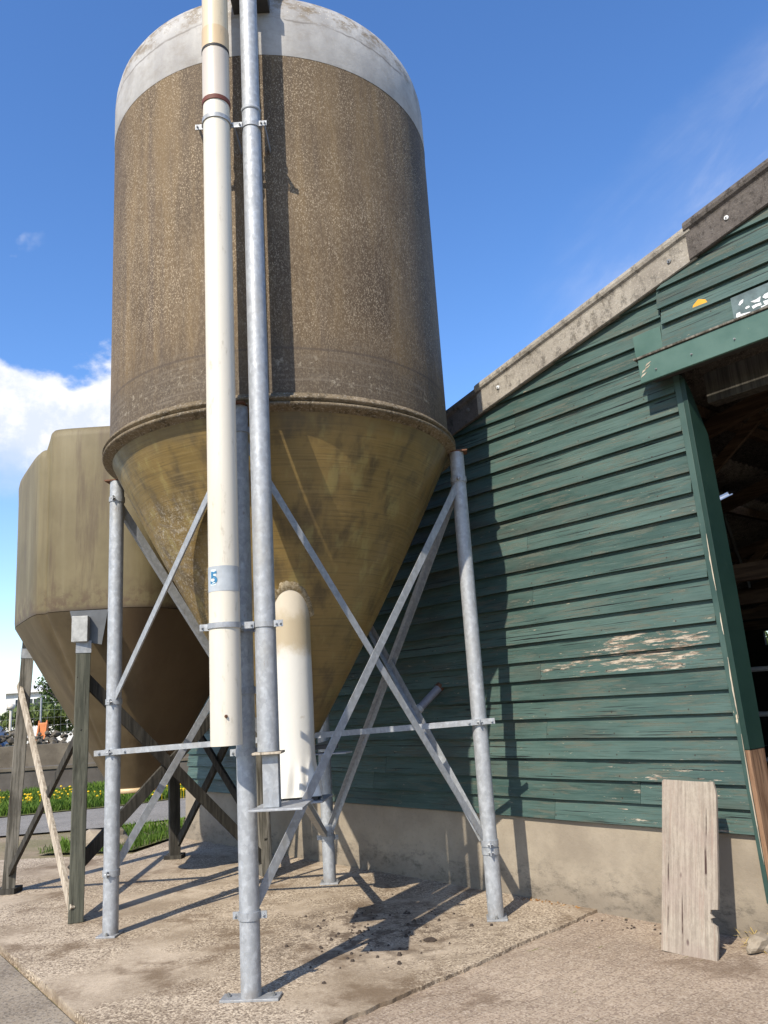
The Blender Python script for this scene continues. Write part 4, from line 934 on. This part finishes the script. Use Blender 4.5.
tag(mb.build('dead_leaves', LF), 'brown dead leaves lying along the barn plinth by the right leg', 'leaves', kind='stuff')

# ------------------------------------------------------------------ BACKGROUND
WALLC = m_conc('old_retaining_concrete', (.085, .072, .055), (.15, .13, .10), (.04, .035, .025))
WALLG = m_conc('dark_wall_concrete', (.07, .062, .054), (.11, .10, .088), (.05, .045, .04))
mb = MB(); mb.box((-30, 20.0, -.1), (-4.2, 20.3, .52)); w1 = mb.build('retaining_wall', WALLG, None, .01); tag(w1, 'long low grey concrete wall behind the dandelion verge', 'wall')
mb = MB(); mb.box((-30, 19.96, .522), (-4.15, 20.34, .60)); mb.build('wall_coping', WALLC, w1, .008)
mb = MB(); mb.box((-30, 22.4, -.1), (-2, 22.7, 1.05)); w2_ = mb.build('upper_wall', WALLC, None, .01); tag(w2_, 'brownish concrete wall rising behind the low grey wall', 'wall')
sheet('upper_terrace', [(-60, 22.7), (4, 22.7), (3, 24.6), (-60, 24.6)], 1.0, m_turf(), thick=.5)
# rubble heap
mb = MB(); rr_ = random.Random(4)
for i in range(260):
    x = rr_.uniform(-15.5, -5.6); h = .42*max(.15, 1-abs(x+11)/6); y = 22.8+rr_.uniform(0, 1.4); zz = 1.0+rr_.uniform(0, h); r = rr_.uniform(.04, .13)
    bm = bmesh.new(); bmesh.ops.create_icosphere(bm, subdivisions=1, radius=r)
    vs = [Vector((v.co.x*rr_.uniform(.7, 1.4), v.co.y*rr_.uniform(.7, 1.2), v.co.z*rr_.uniform(.5, 1)))+Vector((x, y, zz)) for v in bm.verts]; mb.add(vs, [tuple(v.index for v in f.verts) for f in bm.faces], c=rr_.random()); bm.free()
tag(mb.build('rubble_heap', m_plain('rubble_stone', (.13, .11, .08), .9, 0, .6, 3)), 'low heap of pale rubble and twigs on top of the brownish wall', 'rubble', kind='stuff')
# posts by the road
for (x, y, h, lab) in ((-8.75, 17.6, 1.15, 'short grey concrete post standing in the verge grass'),):
    mb = MB(); mb.box((x-.07, y-.07, -.05), (x+.07, y+.07, h)); tag(mb.build('concrete_post', WALLC, None, .015), lab, 'post')
# wire fence
fe = empty('wire_fence', (-8.5, 24.3, 1.0)); tag(fe, 'thin grey wire fence on the terrace above the walls', 'fence')
for i in range(7):
    mb = MB(); mb.tube([(-6+i*2, 0, 0), (-6+i*2, 0, 1.35)], .03, 8); mb.build('fence_post', GALVB, fe)
mb = MB()
for i in range(60): mb.tube([(-6+i*.2, 0, .05), (-6+i*.2, 0, 1.2)], .0022, 3, False)
for i in range(6): mb.tube([(-6, 0, .1+i*.22), (6, 0, .1+i*.22)], .0022, 3, False)
mb.build('wire_mesh', GALVB, fe)
# orange plastic barrier
ORG = m_plain('orange_plastic', (.60, .20, .06), .6, 0, .2)
br_ = empty('plastic_barrier', (-10.25, 23.9, 1.0)); tag(br_, 'orange plastic barrier standing among the rubble beyond the wall', 'barrier')
mb = MB(); mb.box((-.14, -.04, .25), (.14, .04, .62)); mb.build('barrier_board', ORG, br_, .02)
for sx in (-.11, .11): mb = MB(); mb.tube([(sx, -.2, 0), (sx, 0, .66), (sx, .2, 0)], .03, 8); mb.build('barrier_leg', ORG, br_)
# houses
def m_brick(name, a, b): return m_plain(name, a, .85, 0, .2, 3)
GLS = m_plain('dark_window_glass', (.03, .04, .05), .15, 0, .2)
def house(x, y, w, d, h, rh, wallm, roofm, label, wins, rz=0):
    o = empty('house', (x, y, .9), rz); tag(o, label, 'house')
    mb = MB(); mb.box((-w/2, 0, -1), (w/2, d, h)); mb.add([(-w/2, 0, h), (-w/2, d, h), (-w/2, d/2, h+rh)], [(0, 1, 2)]); mb.add([(w/2, 0, h), (w/2, d/2, h+rh), (w/2, d, h)], [(0, 1, 2)]); mb.build('wall', wallm, o)
    mb = MB(); e_ = .35
    for s_ in (0, 1):
        y0, y1 = (-e_, d/2) if s_ == 0 else (d+e_, d/2); z0 = h-e_*rh/(d/2)
        mb.add([(-w/2-e_, y0, z0), (w/2+e_, y0, z0), (w/2+e_, y1, h+rh+.02), (-w/2-e_, y1, h+rh+.02), (-w/2-e_, y0, z0+.15), (w/2+e_, y0, z0+.15), (w/2+e_, y1, h+rh+.17), (-w/2-e_, y1, h+rh+.17)], [(0, 1, 2, 3), (4, 5, 6, 7), (0, 1, 5, 4), (0, 3, 7, 4), (1, 2, 6, 5)])
    rf = mb.build('roof', roofm, o)
    mb = MB(); mb.box((w*.2, d*.4, h+rh*.5), (w*.2+.6, d*.4+.6, h+rh+.8)); mb.build('chimney', m_plain('chimney_brick', (.22, .10, .07), .9), rf)
    for (wx, wz, ww, wh) in wins:
        mb = MB(); mb.box((wx-ww/2-.08, -.06, wz-.08), (wx+ww/2+.08, -.002, wz)); mb.box((wx-ww/2-.08, -.06, wz+wh), (wx+ww/2+.08, -.002, wz+wh+.08)); mb.box((wx-ww/2-.08, -.06, wz), (wx-ww/2, -.002, wz+wh)); mb.box((wx+ww/2, -.06, wz), (wx+ww/2+.08, -.002, wz+wh)); mb.box((wx-.03, -.06, wz), (wx+.03, -.002, wz+wh))
        f = mb.build('window', SIGNW, o); mb = MB(); mb.box((wx-ww/2, -.03, wz), (wx+ww/2, -.01, wz+wh)); mb.build('pane', GLS, f)
HW = m_plain('white_render', (.62, .62, .60), .8, 0, .1); HB = m_plain('brown_brick', (.22, .12, .08), .9, 0, .3); RFD = m_plain('slate_roof', (.07, .075, .085), .7, 0, .3); RFR = m_plain('brown_tiles', (.20, .12, .08), .8, 0, .3)
house(-25.3, 60, 6.5, 8, 3.0, .5, HW, HW, 'white flat-roofed house far left beyond the trees', [(-1.2, 1.5, 2.6, 1.0), (1.8, 1.5, 1.2, 1.0)])
house(-20.6, 58, 5.2, 8, 1.9, 2.0, HW, RFD, 'small white house with dark slate roof between the bushes', [(-1.2, .4, .8, 1.1), (1.2, .4, .8, 1.1)])
# blue van edge at left
van = empty('parked_van', (-14.35, 25.9, .25), R(8)); tag(van, 'dark blue van parked at the far left behind the rubble', 'van')
BL = m_plain('dark_blue_paint', (.012, .03, .08), .25, .2, .1)
mb = MB(); mb.prism([(-2.2, .3), (2.1, .3), (2.2, .8), (1.9, 1.0), (1.3, 1.65), (-2.1, 1.7), (-2.2, 1.2)], -.8, .8, Matrix(((1, 0, 0, 0), (0, 0, 1, 0), (0, 1, 0, 0), (0, 0, 0, 1)))); mb.build('body', BL, van, .08)
mb = MB(); mb.prism([(.5, 1.0), (1.7, 1.02), (1.25, 1.5), (.5, 1.5)], -.815, .815, Matrix(((1, 0, 0, 0), (0, 0, 1, 0), (0, 1, 0, 0), (0, 0, 0, 1)))); mb.build('side_window', GLS, van)
for sx in (-1.4, 1.4):
    for sy in (-.72, .72): mb = MB(); mb.tube([(sx, sy-.1, .32), (sx, sy+.1, .32)], .32, 20, True, False); mb.build('wheel', GASKET, van)
# signpost / lamp
lampo = empty('lamp_post', (-12.75, 27.2, .2)); tag(lampo, 'thin pale post with small round head at the far left', 'post')
mb = MB(); mb.tube([(0, 0, -.25), (0, 0, 1.9)], .045, 10); mb.build('pole', PVC, lampo); mb = MB(); mb.lathe([(.001, 1.9), (.1, 1.92), (.13, 2.0), (.1, 2.08), (.001, 2.1)], 14); mb.build('lamp_head', PVC, lampo)
# bushes / trees with leaf clumps
def foliage(mb, c, rad, n, leaf, seed):
    rnd = random.Random(seed); c = Vector(c); lobes = []
    for i in range(11):
        d = Vector((rnd.gauss(0, 1), rnd.gauss(0, 1), rnd.gauss(0, .8))).normalized(); lobes.append((Vector((d.x*rad[0], d.y*rad[1], d.z*rad[2]))*rnd.uniform(.35, .8), rnd.uniform(.28, .5)))
    for i in range(n):
        lc, lr = rnd.choice(lobes); d = Vector((rnd.gauss(0, 1), rnd.gauss(0, 1), rnd.gauss(0, 1))).normalized(); rr = rnd.random()**.4
        p = c+lc+Vector((d.x*rad[0], d.y*rad[1], d.z*rad[2]))*lr*rr
        nrm = (d+Vector((rnd.gauss(0, .6), rnd.gauss(0, .6), rnd.gauss(0, .6)))).normalized(); a = nrm.orthogonal().normalized(); b = nrm.cross(a); an = rnd.uniform(0, 6.28); a, b = a*math.cos(an)+b*math.sin(an), b*math.cos(an)-a*math.sin(an)
        s_ = leaf*rnd.uniform(.6, 1.4); mb.add([p-a*s_, p-b*s_*.5, p+a*s_, p+b*s_*.5], [(0, 1, 2, 3)], c=min(1, max(0, rnd.random()*.6+.2*(lr*3-1)+.1)))
def tree(name, x, y, z0, h, rad, label, la, lb, n=2600, leaf=.12, seed=1):
    o = empty(name, (x, y, z0)); tag(o, label, 'bush' if name == 'bush' else 'tree')
    mb = MB(); rnd = random.Random(seed); mb.tube([(0, 0, 0), (.1, 0, h*.3), (0, .05, h*.62), (.05, 0, h*.85)], [.16, .12, .08, .02], 8)
    for i in range(6): a = rnd.uniform(0, 6.28); z1 = h*rnd.uniform(.25, .6); mb.tube([(0, 0, z1), (math.cos(a)*rad[0]*.35, math.sin(a)*rad[1]*.35, z1+h*.15), (math.cos(a)*rad[0]*.7, math.sin(a)*rad[1]*.7, z1+h*.25)], [.06, .04, .015], 6)
    mb.build('trunk', DKW, o); mb = MB(); foliage(mb, (0, 0, h*.58), rad, n, leaf, seed); mb.build('crown', m_leaf('leaves_%s' % seed, la, lb), o)
g1 = ((.03, .06, .014), (.10, .16, .04)); g2 = ((.02, .04, .012), (.06, .10, .03)); g3 = ((.06, .09, .02), (.17, .22, .06))
tree('tree', -19.6, 48, 1, 3.9, (1.9, 1.8, 1.7), 'rounded green tree between the white house and slate-roofed house', *g1, seed=11)
tree('tree', -13.9, 46, 1, 4.0, (2.0, 1.8, 1.8), 'green tree showing just left of the olive hopper', *g2, seed=12)
tree('bush', -16.3, 38, 1, 1.5, (2.2, 1.2, .8), 'low bright bush below the slate-roofed house', *g3, seed=13)
tree('bush', -11.2, 36, 1, 1.9, (2.0, 1.2, 1.0), 'low green bush beyond the wire fence', *g1, seed=14)
tree('tree', -31, 55, 1, 3.6, (2.2, 2, 1.6), 'dark tree at the far left edge beside the lamp post', *g2, seed=15)
tree('bush', -13.6, 26.6, .3, 1.9, (1.8, .9, .7), 'twiggy brownish bush at the left behind the rubble', (.10, .08, .04), (.20, .17, .08), seed=16, leaf=.06)
q_ = wpt(10.6, 18.5); tree('tree', q_[0], q_[1], 0, 4.6, (2.6, 2.6, 2.0), 'leafy green tree glimpsed through the gap in the rear barn wall', *g3, seed=17)
# far hedge line / woods closing the horizon
def hedge():
    mb = MB(); rnd = random.Random(5)
    for i in range(34):
        x = -150+i*9; foliage(mb, (x, 120+rnd.uniform(-8, 8), 1.6), (6.5, 3, rnd.uniform(1.6, 3.2)), 260, .55, 100+i)
    tag(mb.build('far_woodland', m_leaf('far_leaves', (.04, .065, .03), (.09, .12, .05))), 'distant low line of woodland on the horizon', 'woodland', kind='stuff')
hedge()
for o in scene.objects:
    if o.type == 'MESH' and o.name.startswith('rubble'): pass
scene.cycles.max_bounces = 6
